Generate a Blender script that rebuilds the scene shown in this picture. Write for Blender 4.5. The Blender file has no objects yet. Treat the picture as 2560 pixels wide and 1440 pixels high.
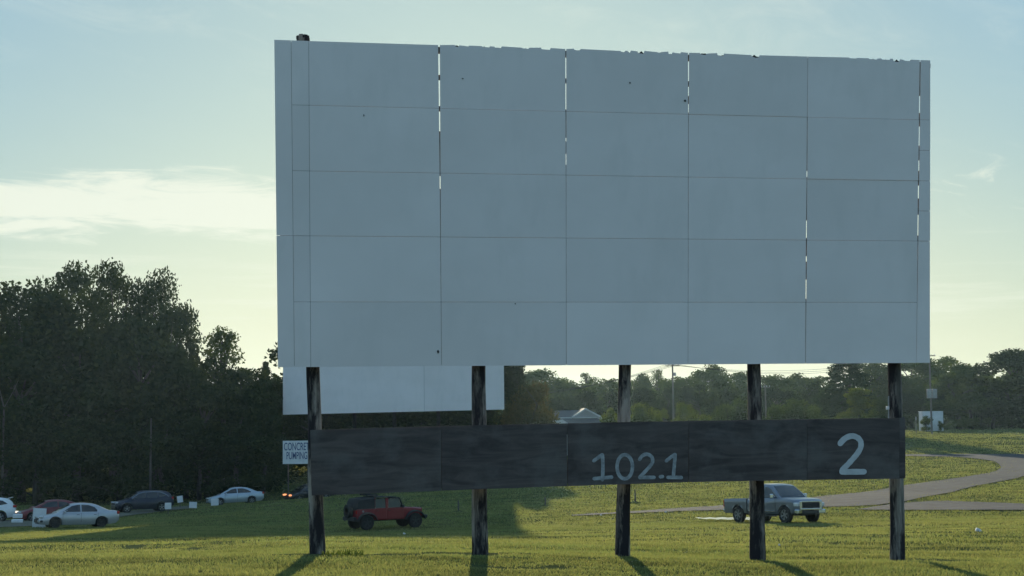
import bpy, math, random
import numpy as np
from mathutils import Vector, Matrix

# ------------------------------------------------------------------ camera, sky, sun, exposure
scene = bpy.context.scene
COL = scene.collection
F = 3700.0                      # focal length in photograph pixels (2560 wide)
PITCH = math.atan((1015 - 720) / F)
ROLL = -0.0107
R3 = (Matrix.Rotation(math.pi / 2 + PITCH, 3, 'X') @ Matrix.Rotation(ROLL, 3, 'Z'))
cam_d = bpy.data.cameras.new('camera')
cam_d.sensor_width = 36.0
cam_d.lens = 36.0 * F / 2560.0
cam_d.clip_end = 8000
cam = bpy.data.objects.new('camera', cam_d)
COL.objects.link(cam)
cam.matrix_world = R3.to_4x4()
scene.camera = cam

def ray(px, py):
    d = R3 @ Vector(((px - 1280) / F, (720 - py) / F, -1.0))
    return d / d.y              # scaled so that y = 1
def at(px, py, D):
    return ray(px, py) * D

SUN = ray(1212, 366).normalized()
SUN_EL = math.asin(SUN.z)
SUN_AZ = math.atan2(SUN.x, SUN.y)
sun_d = bpy.data.lights.new('sun', 'SUN')
sun_d.energy = 5.0
sun_d.angle = math.radians(0.5)
sun_d.color = (1.0, 0.86, 0.62)
sun = bpy.data.objects.new('sun', sun_d)
COL.objects.link(sun)
sun.rotation_euler = SUN.to_track_quat('Z', 'Y').to_euler()

world = bpy.data.worlds.new('World')
scene.world = world
world.use_nodes = True
def build_world():
    nt = world.node_tree; N = nt.nodes; Lk = nt.links
    N.clear()
    out = N.new('ShaderNodeOutputWorld'); bg = N.new('ShaderNodeBackground')
    bg.inputs['Strength'].default_value = 0.12
    sky = N.new('ShaderNodeTexSky'); sky.sky_type = 'NISHITA'; sky.sun_disc = False
    sky.sun_elevation = SUN_EL; sky.sun_rotation = SUN_AZ
    sky.air_density = 1.0; sky.dust_density = 0.6; sky.ozone_density = 1.6
    tc = N.new('ShaderNodeTexCoord'); sep = N.new('ShaderNodeSeparateXYZ')
    Lk.new(tc.outputs['Generated'], sep.inputs[0])
    def m(op, a, b=None, c=None):
        n = N.new('ShaderNodeMath'); n.operation = op
        for i, v in enumerate((a, b, c)):
            if v is None: continue
            if isinstance(v, (int, float)): n.inputs[i].default_value = v
            else: Lk.new(v, n.inputs[i])
        return n.outputs[0]
    X, Y, Z = sep.outputs
    el = m('ARCSINE', Z)
    az = m('ARCTAN2', X, Y)
    def noise(su, sv, off, detail, rough, skew=0.0, dist=0.0):
        cb = N.new('ShaderNodeCombineXYZ')
        Lk.new(m('ADD', m('MULTIPLY', az, su), m('MULTIPLY', el, skew)), cb.inputs[0])
        Lk.new(m('MULTIPLY', m('ADD', el, m('MULTIPLY', az, 0.0)), sv), cb.inputs[1]); cb.inputs[2].default_value = off
        n = N.new('ShaderNodeTexNoise'); n.inputs['Scale'].default_value = 1.0
        n.inputs['Detail'].default_value = detail; n.inputs['Roughness'].default_value = rough
        n.inputs['Distortion'].default_value = dist
        Lk.new(cb.outputs[0], n.inputs['Vector'])
        return n.outputs['Fac']
    def ramp(v, a, b):
        n = N.new('ShaderNodeMapRange'); n.interpolation_type = 'SMOOTHSTEP'
        n.inputs['From Min'].default_value = a; n.inputs['From Max'].default_value = b
        Lk.new(v, n.inputs['Value']); return n.outputs[0]
    def bell(v, c, w):
        return m('POWER', 2.718, m('MULTIPLY', m('POWER', m('DIVIDE', m('SUBTRACT', v, c), w), 2.0), -1.0))
    # a low stratocumulus bank, streaks under it, and high thin cirrus
    e0 = math.atan((1021 - 535) / F)
    wob = m('MULTIPLY', m('SUBTRACT', noise(9, 4, 3.1, 3, .5), .5), .03)
    bank = m('MULTIPLY', ramp(m('ADD', bell(m('ADD', el, wob), e0, .021), m('MULTIPLY', m('SUBTRACT', noise(14, 95, 7.7, 7, .68, 12, .6), .5), 1.9)), .30, .85),
             ramp(az, .14, -.06))
    wisps = m('MULTIPLY', ramp(noise(20, 60, 1.3, 7, .66, 30, .9), .52, .74), m('MULTIPLY', bell(el, .140, .02), bell(az, .315, .055)))
    low = m('MULTIPLY', ramp(noise(7, 110, 12.4, 5, .6, 5), .47, .68), bell(el, .075, .035))
    cir = m('MULTIPLY', ramp(noise(11, 26, 21.0, 8, .68, 18, .7), .46, .74), ramp(el, .17, .26))
    cl = m('MAXIMUM', m('MULTIPLY', bank, 1.0), m('MAXIMUM', m('MULTIPLY', low, .45), m('MAXIMUM', m('MULTIPLY', cir, .22), m('MULTIPLY', wisps, .75))))
    # clouds forward scatter: brighten the sky behind them toward a warm white
    tint = N.new('ShaderNodeMix'); tint.data_type = 'RGBA'; tint.blend_type = 'MULTIPLY'
    tint.inputs['Factor'].default_value = 1.0
    bw = N.new('ShaderNodeRGBToBW'); Lk.new(sky.outputs[0], bw.inputs[0])
    gm = N.new('ShaderNodeVectorMath'); gm.operation = 'SCALE'
    Lk.new(sky.outputs[0], gm.inputs[0]); Lk.new(m('POWER', m('MAXIMUM', bw.outputs[0], .01), SKYG - 1), gm.inputs['Scale'])
    hs = N.new('ShaderNodeHueSaturation'); hs.inputs['Saturation'].default_value = SKYS
    Lk.new(gm.outputs[0], hs.inputs['Color'])
    Lk.new(hs.outputs[0], tint.inputs['A']); tint.inputs['B'].default_value = (SKYT[0], SKYT[1], SKYT[2], 1)
    # thin bright veil of evening air low in the west
    veil = m('MULTIPLY', m('MULTIPLY', m('POWER', 2.718, m('MULTIPLY', m('POWER', m('DIVIDE', el, .14), 2.0), -1.0)), bell(az, SUN_AZ, .5)), .80)
    ve = N.new('ShaderNodeMix'); ve.data_type = 'RGBA'
    Lk.new(veil, ve.inputs['Factor']); Lk.new(tint.outputs['Result'], ve.inputs['A']); ve.inputs['B'].default_value = VEILC
    mx = N.new('ShaderNodeMix'); mx.data_type = 'RGBA'
    Lk.new(m('MULTIPLY', cl, .8), mx.inputs['Factor'])
    Lk.new(ve.outputs['Result'], mx.inputs['A']); mx.inputs['B'].default_value = CLOUDC
    Lk.new(mx.outputs['Result'], bg.inputs['Color'])
    Lk.new(bg.outputs[0], out.inputs['Surface'])
SKYG = 0.28
SKYS = 0.76
SKYT = (1.70, 2.40, 2.72)
CLOUDC = (6.9, 7.15, 6.1, 1)
VEILC = (6.8, 6.85, 5.2, 1)
build_world()

vs = scene.view_settings
vs.view_transform = 'Standard'; vs.look = 'None'; vs.gamma = 1.0; vs.use_curve_mapping = False
vs.exposure = 0.16
scene.cycles.max_bounces = 8
scene.cycles.transparent_max_bounces = 8
scene.cycles.volume_bounces = 0
scene.cycles.use_denoising = True

# ------------------------------------------------------------------ helpers
rng = np.random.default_rng(7)
random.seed(7)
WL = {}                                     # world location of location-only roots

def set_tags(o, label=None, cat=None, group=None, kind=None):
    if label: o['label'] = label
    if cat: o['category'] = cat
    if group: o['group'] = group
    if kind: o['kind'] = kind
    return o

def thing(name, label, cat, loc=(0, 0, 0), group=None, rotz=0.0):
    o = bpy.data.objects.new(name, None)
    o.empty_display_size = 0.3
    o.location = loc
    o.rotation_euler = (0, 0, rotz)
    COL.objects.link(o)
    WL[o.name] = Vector(loc)
    return set_tags(o, label, cat, group)

class MB:
    def __init__(s): s.v = []; s.f = []
    def add(s, vs_, fs_):
        b = len(s.v); s.v += [tuple(p) for p in vs_]; s.f += [tuple(i + b for i in f) for f in fs_]
    def box(s, c, d, rz=0.0, ry=0.0, bev=0.0):
        x, y, z = d[0] / 2, d[1] / 2, d[2] / 2
        if bev <= 0:
            P = [(-x, -y, -z), (x, -y, -z), (x, y, -z), (-x, y, -z), (-x, -y, z), (x, -y, z), (x, y, z), (-x, y, z)]
            Fc = [(0, 3, 2, 1), (4, 5, 6, 7), (0, 1, 5, 4), (1, 2, 6, 5), (2, 3, 7, 6), (3, 0, 4, 7)]
        else:
            b = min(bev, x * .8, y * .8, z * .8)
            P = []; Fc = []
            rings = [(-z, b), (-z + b, 0), (z - b, 0), (z, b)]
            for zz, i in rings:
                ax, ay = x - i, y - i
                P += [(-ax, -ay + (b if i == 0 else 0), zz), (-ax + (b if i == 0 else 0), -ay, zz), (ax - (b if i == 0 else 0), -ay, zz), (ax, -ay + (b if i == 0 else 0), zz),
                      (ax, ay - (b if i == 0 else 0), zz), (ax - (b if i == 0 else 0), ay, zz), (-ax + (b if i == 0 else 0), ay, zz), (-ax, ay - (b if i == 0 else 0), zz)]
            for k in range(3):
                for j in range(8):
                    Fc.append((k * 8 + j, k * 8 + (j + 1) % 8, k * 8 + 8 + (j + 1) % 8, k * 8 + 8 + j))
            Fc.append(tuple(range(7, -1, -1))); Fc.append(tuple(range(24, 32)))
        M = Matrix.Rotation(rz, 3, 'Z') @ Matrix.Rotation(ry, 3, 'Y')
        s.add([M @ Vector(p) + Vector(c) for p in P], Fc)
    def tube(s, pts, radii, n=8, cap=True):
        pts = [Vector(p) for p in pts]
        if isinstance(radii, (int, float)): radii = [radii] * len(pts)
        b = len(s.v); ring = []
        for i, p in enumerate(pts):
            t = (pts[min(i + 1, len(pts) - 1)] - pts[max(i - 1, 0)]).normalized()
            a = Vector((0, 0, 1)) if abs(t.z) < .9 else Vector((1, 0, 0))
            u = t.cross(a).normalized(); w = t.cross(u)
            for k in range(n):
                an = 2 * math.pi * k / n
                s.v.append(tuple(p + (u * math.cos(an) + w * math.sin(an)) * radii[i]))
        for i in range(len(pts) - 1):
            for k in range(n):
                s.f.append((b + i * n + k, b + i * n + (k + 1) % n, b + (i + 1) * n + (k + 1) % n, b + (i + 1) * n + k))
        if cap:
            s.f.append(tuple(b + k for k in range(n - 1, -1, -1)))
            s.f.append(tuple(b + (len(pts) - 1) * n + k for k in range(n)))
    def lathe(s, prof, c, n=24, axis='Y'):
        b = len(s.v); m = len(prof)
        for k in range(n):
            a = 2 * math.pi * k / n
            for r, h in prof:
                p = (r * math.cos(a), h, r * math.sin(a)) if axis == 'Y' else (r * math.cos(a), r * math.sin(a), h)
                s.v.append((p[0] + c[0], p[1] + c[1], p[2] + c[2]))
        for k in range(n):
            for i in range(m - 1):
                s.f.append((b + k * m + i, b + ((k + 1) % n) * m + i, b + ((k + 1) % n) * m + i + 1, b + k * m + i + 1))
    def prism(s, poly, fmap, thick):
        """poly: 2D outline; fmap(a, b, d) -> 3D point; extruded from d = 0 to d = thick"""
        n = len(poly); b = len(s.v)
        s.v += [tuple(fmap(p[0], p[1], 0)) for p in poly] + [tuple(fmap(p[0], p[1], thick)) for p in poly]
        s.f.append(tuple(b + i for i in range(n))); s.f.append(tuple(b + n + i for i in range(n - 1, -1, -1)))
        for i in range(n):
            j = (i + 1) % n
            s.f.append((b + j, b + i, b + n + i, b + n + j))
    def loft(s, rings, close=True, caps=True):
        b = len(s.v); n = len(rings[0])
        for r in rings: s.v += [tuple(p) for p in r]
        for i in range(len(rings) - 1):
            for k in range(n if close else n - 1):
                j = (k + 1) % n
                s.f.append((b + i * n + k, b + i * n + j, b + (i + 1) * n + j, b + (i + 1) * n + k))
        if caps:
            s.f.append(tuple(b + k for k in range(n - 1, -1, -1)))
            s.f.append(tuple(b + (len(rings) - 1) * n + k for k in range(n)))

def np_mesh(name, V, Fq, mat, k):
    """fast mesh: V (n,3), Fq (m,k) faces of k vertices"""
    me = bpy.data.meshes.new(name)
    me.vertices.add(len(V)); me.vertices.foreach_set('co', np.ascontiguousarray(V, dtype=np.float32).ravel())
    me.loops.add(Fq.size); me.loops.foreach_set('vertex_index', np.ascontiguousarray(Fq, dtype=np.int32).ravel())
    me.polygons.add(len(Fq))
    me.polygons.foreach_set('loop_start', np.arange(0, Fq.size, k, dtype=np.int32))
    me.update(calc_edges=True)
    me.materials.append(mat)
    return me

def link(name, me, parent=None):
    o = bpy.data.objects.new(name, me); COL.objects.link(o)
    if parent is not None: o.parent = parent
    return o

def build(name, mb, mat, parent=None, world=False, smooth=None, label=None):
    me = bpy.data.meshes.new(name)
    V = mb.v
    if world and parent is not None:
        L = Vector((0, 0, 0)); p = parent
        while p is not None:
            L += WL.get(p.name, Vector((0, 0, 0))) if p.parent is None else Vector((0, 0, 0)); p = p.parent
        V = [(a - L.x, b - L.y, c - L.z) for a, b, c in V]
    me.from_pydata(V, [], mb.f)
    me.update()
    import bmesh
    bm = bmesh.new(); bm.from_mesh(me); bmesh.ops.recalc_face_normals(bm, faces=bm.faces); bm.to_mesh(me); bm.free()
    me.materials.append(mat)
    if smooth is not None:
        me.polygons.foreach_set('use_smooth', [True] * len(me.polygons))
        me.set_sharp_from_angle(angle=math.radians(smooth))
    o = link(name, me, parent)
    if label: o['label'] = label
    return o

# ------------------------------------------------------------------ materials
def nodes(name):
    mt = bpy.data.materials.new(name); mt.use_nodes = True
    nt = mt.node_tree; return mt, nt.nodes, nt.links, nt.nodes['Principled BSDF']

def mixc(N, L, fac, a, b):
    n = N.new('ShaderNodeMix'); n.data_type = 'RGBA'
    if isinstance(fac, float): n.inputs['Factor'].default_value = fac
    else: L.new(fac, n.inputs['Factor'])
    for k, v in (('A', a), ('B', b)):
        if isinstance(v, tuple): n.inputs[k].default_value = (*v, 1)
        else: L.new(v, n.inputs[k])
    return n.outputs['Result']

def tex(N, L, scale, detail=4, rough=.55, stretch=(1, 1, 1), lo=.35, hi=.65, dist=0.0, src='Object'):
    tc = N.new('ShaderNodeTexCoord'); mp = N.new('ShaderNodeMapping'); mp.inputs['Scale'].default_value = stretch
    L.new(tc.outputs[src], mp.inputs[0])
    n = N.new('ShaderNodeTexNoise'); n.inputs['Scale'].default_value = scale; n.inputs['Detail'].default_value = detail
    n.inputs['Roughness'].default_value = rough; n.inputs['Distortion'].default_value = dist
    L.new(mp.outputs[0], n.inputs['Vector'])
    r = N.new('ShaderNodeMapRange'); r.inputs['From Min'].default_value = lo; r.inputs['From Max'].default_value = hi
    L.new(n.outputs['Fac'], r.inputs['Value'])
    return r.outputs[0]

def mat(name, a, b=None, scale=6, rough=.6, metal=0.0, spec=.5, stretch=(1, 1, 1), detail=4, bump=0.0, coat=0.0, lo=.35, hi=.65):
    mt, N, L, P = nodes(name)
    b = b or tuple(c * .82 for c in a)
    f = tex(N, L, scale, detail, .6, stretch, lo, hi)
    L.new(mixc(N, L, f, a, b), P.inputs['Base Color'])
    P.inputs['Roughness'].default_value = rough; P.inputs['Metallic'].default_value = metal
    P.inputs['Specular IOR Level'].default_value = spec
    if coat: P.inputs['Coat Weight'].default_value = coat; P.inputs['Coat Roughness'].default_value = .06
    if bump:
        bp = N.new('ShaderNodeBump'); bp.inputs['Strength'].default_value = bump; bp.inputs['Distance'].default_value = .02
        L.new(f, bp.inputs['Height']); L.new(bp.outputs[0], P.inputs['Normal'])
    return mt

def leaf_mat(name, a, b, c, trans=.45, tcol=(1.0, .95, .35)):
    mt = bpy.data.materials.new(name); mt.use_nodes = True
    N, L = mt.node_tree.nodes, mt.node_tree.links; N.clear()
    out = N.new('ShaderNodeOutputMaterial'); g = N.new('ShaderNodeNewGeometry')
    f = tex(N, L, .35, 3, .6, lo=.3, hi=.7)
    base = mixc(N, L, f, a, b)
    mr = N.new('ShaderNodeMapRange'); mr.inputs['From Min'].default_value = .55
    L.new(g.outputs['Random Per Island'], mr.inputs['Value'])
    col = mixc(N, L, mr.outputs[0], base, c)
    d = N.new('ShaderNodeBsdfDiffuse'); t = N.new('ShaderNodeBsdfTranslucent'); s = N.new('ShaderNodeMixShader')
    s.inputs[0].default_value = trans
    L.new(col, d.inputs[0])
    mu = N.new('ShaderNodeMix'); mu.data_type = 'RGBA'; mu.blend_type = 'MULTIPLY'; mu.inputs['Factor'].default_value = 1
    L.new(col, mu.inputs['A']); mu.inputs['B'].default_value = (*[v * 1.6 for v in tcol], 1)
    L.new(mu.outputs['Result'], t.inputs[0])
    L.new(d.outputs[0], s.inputs[1]); L.new(t.outputs[0], s.inputs[2]); L.new(s.outputs[0], out.inputs['Surface'])
    return mt

M = {}
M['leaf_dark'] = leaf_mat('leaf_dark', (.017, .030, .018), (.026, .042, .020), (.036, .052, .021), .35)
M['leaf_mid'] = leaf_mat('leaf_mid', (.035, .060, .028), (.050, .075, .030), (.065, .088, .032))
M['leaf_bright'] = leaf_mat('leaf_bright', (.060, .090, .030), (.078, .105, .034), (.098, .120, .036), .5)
M['leaf_rust'] = leaf_mat('leaf_rust', (.046, .050, .024), (.062, .058, .026), (.080, .068, .028), .40)
M['needle'] = leaf_mat('needle', (.022, .042, .024), (.030, .052, .026), (.038, .060, .028), .25)
M['bark'] = mat('bark', (.06, .055, .05), (.03, .028, .026), 9, .9, stretch=(1, 1, .25), bump=.4)
M['bark_pale'] = mat('bark_pale', (.11, .105, .095), (.045, .043, .04), 9, .9, stretch=(1, 1, .25), bump=.3)

def ground_mat():
    mt, N, L, P = nodes('lawn_soil')
    a = tex(N, L, .045, 4, .6, (1, 1, 1), .35, .65)
    b = tex(N, L, 2.2, 5, .65, (1, 1, 1), .3, .7)
    c1 = mixc(N, L, a, (.075, .095, .038), (.095, .105, .045))
    L.new(mixc(N, L, b, c1, (.070, .078, .036)), P.inputs['Base Color'])
    P.inputs['Roughness'].default_value = 1.0; P.inputs['Specular IOR Level'].default_value = 0
    return mt
M['ground'] = ground_mat()

def grass_mat():
    mt = bpy.data.materials.new('lawn_blades'); mt.use_nodes = True
    N, L = mt.node_tree.nodes, mt.node_tree.links; N.clear()
    out = N.new('ShaderNodeOutputMaterial'); g = N.new('ShaderNodeNewGeometry')
    f = tex(N, L, .16, 4, .6, (.5, 1, 1), .36, .64)
    f2 = tex(N, L, .9, 6, .7, (.40, 1, 1), .46, .62)
    base = mixc(N, L, f, (.135, .168, .090), (.178, .188, .098))
    base = mixc(N, L, f2, base, (.078, .090, .050))
    mr = N.new('ShaderNodeMapRange'); mr.inputs['From Min'].default_value = .6; mr.inputs['To Max'].default_value = .8
    L.new(g.outputs['Random Per Island'], mr.inputs['Value'])
    col = mixc(N, L, mr.outputs[0], base, (.23, .21, .125))
    d = N.new('ShaderNodeBsdfDiffuse'); t = N.new('ShaderNodeBsdfTranslucent'); s = N.new('ShaderNodeMixShader')
    s.inputs[0].default_value = .5
    L.new(col, d.inputs[0])
    mu = N.new('ShaderNodeMix'); mu.data_type = 'RGBA'; mu.blend_type = 'MULTIPLY'; mu.inputs['Factor'].default_value = 1
    L.new(col, mu.inputs['A']); mu.inputs['B'].default_value = (2.0, 2.0, .95, 1)
    L.new(mu.outputs['Result'], t.inputs[0])
    L.new(d.outputs[0], s.inputs[1]); L.new(t.outputs[0], s.inputs[2]); L.new(s.outputs[0], out.inputs['Surface'])
    return mt
M['grass'] = grass_mat()
M['gravel'] = mat('gravel', (.058, .072, .086), (.033, .040, .047), 1.2, 1.0, spec=.05, detail=8, bump=.3, lo=.3, hi=.7)
M['dirt'] = mat('dirt', (.16, .15, .125), (.09, .095, .06), .8, 1.0, spec=.05, detail=8, bump=.3, lo=.3, hi=.7)
M['water'] = mat('puddle_water', (.03, .035, .03), (.04, .045, .035), 2, .03, spec=.8)

def paint_mat():
    mt, N, L, P = nodes('screen_paint')
    a = tex(N, L, .28, 5, .6, (1, 1, 1.6), .40, .70)
    b = tex(N, L, 1.7, 6, .65, (1, 1, .35), .50, .78)
    c = mixc(N, L, a, (.92, .83, .82), (.85, .765, .75))
    c = mixc(N, L, b, c, (.83, .755, .74))
    info = N.new('ShaderNodeObjectInfo'); mr = N.new('ShaderNodeMapRange')
    mr.inputs['To Min'].default_value = .95; mr.inputs['To Max'].default_value = 1.03
    L.new(info.outputs['Random'], mr.inputs['Value'])
    hv = N.new('ShaderNodeHueSaturation'); L.new(c, hv.inputs['Color']); L.new(mr.outputs[0], hv.inputs['Value'])
    L.new(hv.outputs[0], P.inputs['Base Color'])
    P.inputs['Roughness'].default_value = .75; P.inputs['Specular IOR Level'].default_value = .25
    bp = N.new('ShaderNodeBump'); bp.inputs['Strength'].default_value = .12; bp.inputs['Distance'].default_value = .05
    L.new(a, bp.inputs['Height']); L.new(bp.outputs[0], P.inputs['Normal'])
    return mt
M['screen'] = paint_mat()

def board_mat():
    mt, N, L, P = nodes('dark_stained_plywood')
    tc = N.new('ShaderNodeTexCoord')
    info = N.new('ShaderNodeObjectInfo')
    ad = N.new('ShaderNodeVectorMath'); ad.operation = 'MULTIPLY_ADD'
    cb = N.new('ShaderNodeCombineXYZ'); cb.inputs[0].default_value = 1; cb.inputs[1].default_value = 1; cb.inputs[2].default_value = 1
    L.new(cb.outputs[0], ad.inputs[0]);
    sc = N.new('ShaderNodeVectorMath'); sc.operation = 'SCALE'; sc.inputs[0].default_value = (37, 11, 23)
    L.new(info.outputs['Random'], sc.inputs['Scale'])
    a2 = N.new('ShaderNodeVectorMath'); a2.operation = 'ADD'
    L.new(tc.outputs['Object'], a2.inputs[0]); L.new(sc.outputs[0], a2.inputs[1])
    mp = N.new('ShaderNodeMapping'); mp.inputs['Scale'].default_value = (.45, 1, 3.0); L.new(a2.outputs[0], mp.inputs[0])
    w = N.new('ShaderNodeTexNoise'); w.inputs['Scale'].default_value = 1.7; w.inputs['Detail'].default_value = 7
    w.inputs['Roughness'].default_value = .62; w.inputs['Distortion'].default_value = 1.1
    L.new(mp.outputs[0], w.inputs['Vector'])
    wr = N.new('ShaderNodeMapRange'); wr.inputs['From Min'].default_value = .36; wr.inputs['From Max'].default_value = .66
    L.new(w.outputs['Fac'], wr.inputs['Value'])
    n = N.new('ShaderNodeTexNoise'); n.inputs['Scale'].default_value = 1.3; n.inputs['Detail'].default_value = 6; n.inputs['Roughness'].default_value = .65
    L.new(a2.outputs[0], n.inputs['Vector'])
    c = mixc(N, L, wr.outputs[0], (.070, .057, .056), (.132, .110, .103))
    r = N.new('ShaderNodeMapRange'); r.inputs['From Min'].default_value = .50; r.inputs['From Max'].default_value = .85
    L.new(n.outputs['Fac'], r.inputs['Value'])
    c = mixc(N, L, r.outputs[0], c, (.165, .155, .148))
    L.new(c, P.inputs['Base Color']); P.inputs['Roughness'].default_value = .9; P.inputs['Specular IOR Level'].default_value = .15
    bp = N.new('ShaderNodeBump'); bp.inputs['Strength'].default_value = .2; bp.inputs['Distance'].default_value = .004
    L.new(w.outputs['Fac'], bp.inputs['Height']); L.new(bp.outputs[0], P.inputs['Normal'])
    return mt
M['board'] = board_mat()

def post_mat():
    mt, N, L, P = nodes('weathered_pole')
    a = tex(N, L, 7, 6, .65, (1, 1, .10), .38, .62)
    b = tex(N, L, 1.7, 6, .7, (1.6, 1.6, .35), .46, .56)
    c = mixc(N, L, a, (.095, .083, .073), (.36, .315, .275))
    c = mixc(N, L, b, c, (.030, .027, .030))
    L.new(c, P.inputs['Base Color']); P.inputs['Roughness'].default_value = .92; P.inputs['Specular IOR Level'].default_value = .12
    bp = N.new('ShaderNodeBump'); bp.inputs['Strength'].default_value = .7; bp.inputs['Distance'].default_value = .02
    L.new(a, bp.inputs['Height']); L.new(bp.outputs[0], P.inputs['Normal'])
    return mt
M['post'] = post_mat()
M['lumber'] = mat('old_lumber', (.085, .075, .065), (.13, .11, .095), 8, .9, stretch=(.2, 1, 1))
M['dark_post'] = mat('dark_pole', (.016, .015, .014), (.026, .024, .022), 6, .95, spec=.05, stretch=(1, 1, .1))  # near-black so the far posts do not stand out against the trees
M['torn'] = mat('torn_backing', (.03, .028, .028), (.07, .062, .055), 14, .95)
M['chalk'] = mat('faded_paint', (.40, .42, .44), (.22, .23, .24), 9, .9, detail=6)
M['letter'] = mat('bright_paint', (.56, .58, .60), (.46, .48, .50), 6, .85, detail=5)
M['sign_white'] = mat('sign_white', (.74, .75, .76), (.62, .63, .64), 1.5, .6)
M['sign_blue'] = mat('sign_blue', (.03, .06, .18), (.04, .075, .20), 3, .6)
M['metal'] = mat('galvanised', (.38, .39, .40), (.28, .29, .30), 4, .5, .6)
M['pole_grey'] = mat('grey_pole_wood', (.20, .18, .155), (.12, .105, .09), 8, .9, stretch=(1, 1, .1))
M['wire'] = mat('wire', (.03, .03, .03), rough=1.0, spec=0.0)
M['siding'] = mat('siding', (.52, .52, .52), (.44, .44, .45), 3, .7, stretch=(.2, .2, 6))
M['roofing'] = mat('shingles', (.075, .078, .085), (.05, .052, .058), 5, .9, stretch=(1, 1, 3))
M['roof_pale'] = mat('pale_roof_sky_sheen', (.62, .63, .63), (.52, .53, .53), 2, .35, .2)  # pale side roof; on the hip end the paleness paints reflected sky
M['trim'] = mat('white_trim', (.80, .80, .79), (.70, .70, .69), 3, .5)
def car_paint(n, c, metal=.3, rough=.32, coat=.5): return mat(n, c, tuple(v * .9 for v in c), 1.2, rough, metal, coat=coat)
M['p_silver'] = car_paint('paint_silver', (.44, .45, .47), .45)
M['p_ice'] = car_paint('paint_pale_blue', (.38, .44, .49), .45)
M['p_grey'] = car_paint('paint_grey', (.17, .19, .225), .5)
M['p_red'] = car_paint('paint_red', (.20, .006, .018), .1)
M['p_maroon'] = car_paint('paint_maroon', (.17, .018, .024), .2, coat=.2)
M['p_navy'] = car_paint('paint_navy', (.014, .018, .036), .2, coat=.2)
M['p_white'] = car_paint('paint_white', (.72, .74, .75), .05)
M['p_black'] = car_paint('paint_black', (.012, .012, .014), .1, coat=.3)
M['glass'] = mat('tinted_glass', (.012, .014, .016), (.018, .02, .022), 2, .05, spec=.7)
M['rubber'] = mat('rubber', (.022, .022, .023), (.032, .032, .032), 12, .85, spec=.2)
M['plastic'] = mat('black_plastic', (.03, .03, .032), (.045, .045, .046), 8, .7, spec=.3)
M['fabric_top'] = mat('soft_top', (.028, .028, .03), (.04, .04, .042), 6, .9, spec=.1)
M['alloy'] = mat('alloy', (.30, .31, .32), (.24, .25, .26), 6, .35, .7)
M['chrome'] = mat('chrome', (.72, .73, .74), (.62, .63, .64), 5, .12, 1.0)
M['lamp_clear'] = mat('lamp_clear', (.70, .71, .72), (.5, .51, .52), 6, .12, .3, spec=.8)
M['lamp_red'] = mat('lamp_red', (.45, .03, .02), (.35, .02, .02), 6, .2)
M['seam'] = mat('panel_seam', (.02, .02, .02))
def lit(name, c, s):
    mt, N, L, P = nodes(name); P.inputs['Base Color'].default_value = (*c, 1)
    P.inputs['Emission Color'].default_value = (*c, 1); P.inputs['Emission Strength'].default_value = s
    return mt
M['lit_amber'] = lit('lit_amber_lamp', (1.0, .36, .14), 1.3)
M['lit_white'] = lit('lit_headlamp', (1.0, .86, .68), 1.2)

# ------------------------------------------------------------------ terrain
UPX = np.array([-1200, 0, 400, 590, 775, 1200, 1560, 1890, 2240, 2560, 3700], float)
UU = (UPX - 1280) / F
DT = np.array([22, 28, 50, 80, 112, 122, 138, 170, 200, 260, 330, 420, 1500], float)
ZT = np.array([
    [-2.74, -2.72, -2.68, -2.66, -2.66, -2.70, -2.76, -2.84, -2.88, -2.92, -3.0],
    [-2.84, -2.78, -2.74, -2.72, -2.70, -2.78, -2.88, -2.98, -3.02, -3.08, -3.2],
    [-4.50, -4.45, -4.40, -4.36, -4.30, -4.30, -4.32, -4.36, -4.40, -4.42, -4.5],
    [-6.60, -6.50, -6.55, -6.60, -6.65, -6.60, -6.45, -6.32, -6.22, -6.14, -6.1],
    [-7.90, -7.80, -7.80, -7.65, -7.35, -6.95, -6.45, -6.25, -6.15, -6.05, -6.0],
    [-8.20, -8.15, -8.20, -7.82, -7.33, -6.90, -6.40, -6.20, -6.10, -6.00, -6.0],
    [-8.60, -8.60, -8.70, -8.72, -8.70, -7.30, -6.40, -6.10, -6.00, -5.95, -5.9],
    [-8.60, -8.60, -8.40, -7.90, -6.95, -6.70, -6.60, -6.20, -5.75, -5.65, -5.6],
    [-8.20, -8.20, -8.00, -7.40, -6.70, -6.80, -6.90, -6.20, -5.25, -5.00, -5.0],
    [-7.50, -7.50, -7.30, -7.00, -6.80, -7.00, -7.00, -6.40, -5.00, -4.80, -4.8],
    [-7.50, -7.50, -7.30, -7.00, -6.80, -7.00, -7.00, -6.80, -5.60, -5.20, -5.0],
    [-7.50, -7.50, -7.30, -7.20, -7.00, -7.00, -7.00, -7.00, -6.50, -6.20, -6.0],
    [-11.0] * 11])
_gu = np.linspace(UU[0], UU[-1], 261)
_gs = np.linspace(math.log(DT[0]), math.log(DT[-1]), 300)
def _prep():
    tmp = np.array([np.interp(_gu, UU, row) for row in ZT])
    g = np.array([np.interp(_gs, np.log(DT), tmp[:, j]) for j in range(len(_gu))]).T
    k = np.exp(-np.linspace(-2, 2, 7) ** 2); k /= k.sum()
    k2 = np.exp(-np.linspace(-2, 2, 11) ** 2); k2 /= k2.sum()
    gp = np.pad(g, ((3, 3), (5, 5)), mode='edge')
    gp = np.apply_along_axis(lambda a: np.convolve(a, k, 'same'), 0, gp)
    gp = np.apply_along_axis(lambda a: np.convolve(a, k2, 'same'), 1, gp)
    return gp[3:-3, 5:-5]
_G = _prep()
_perm = np.random.default_rng(3).random((256, 256))
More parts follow.
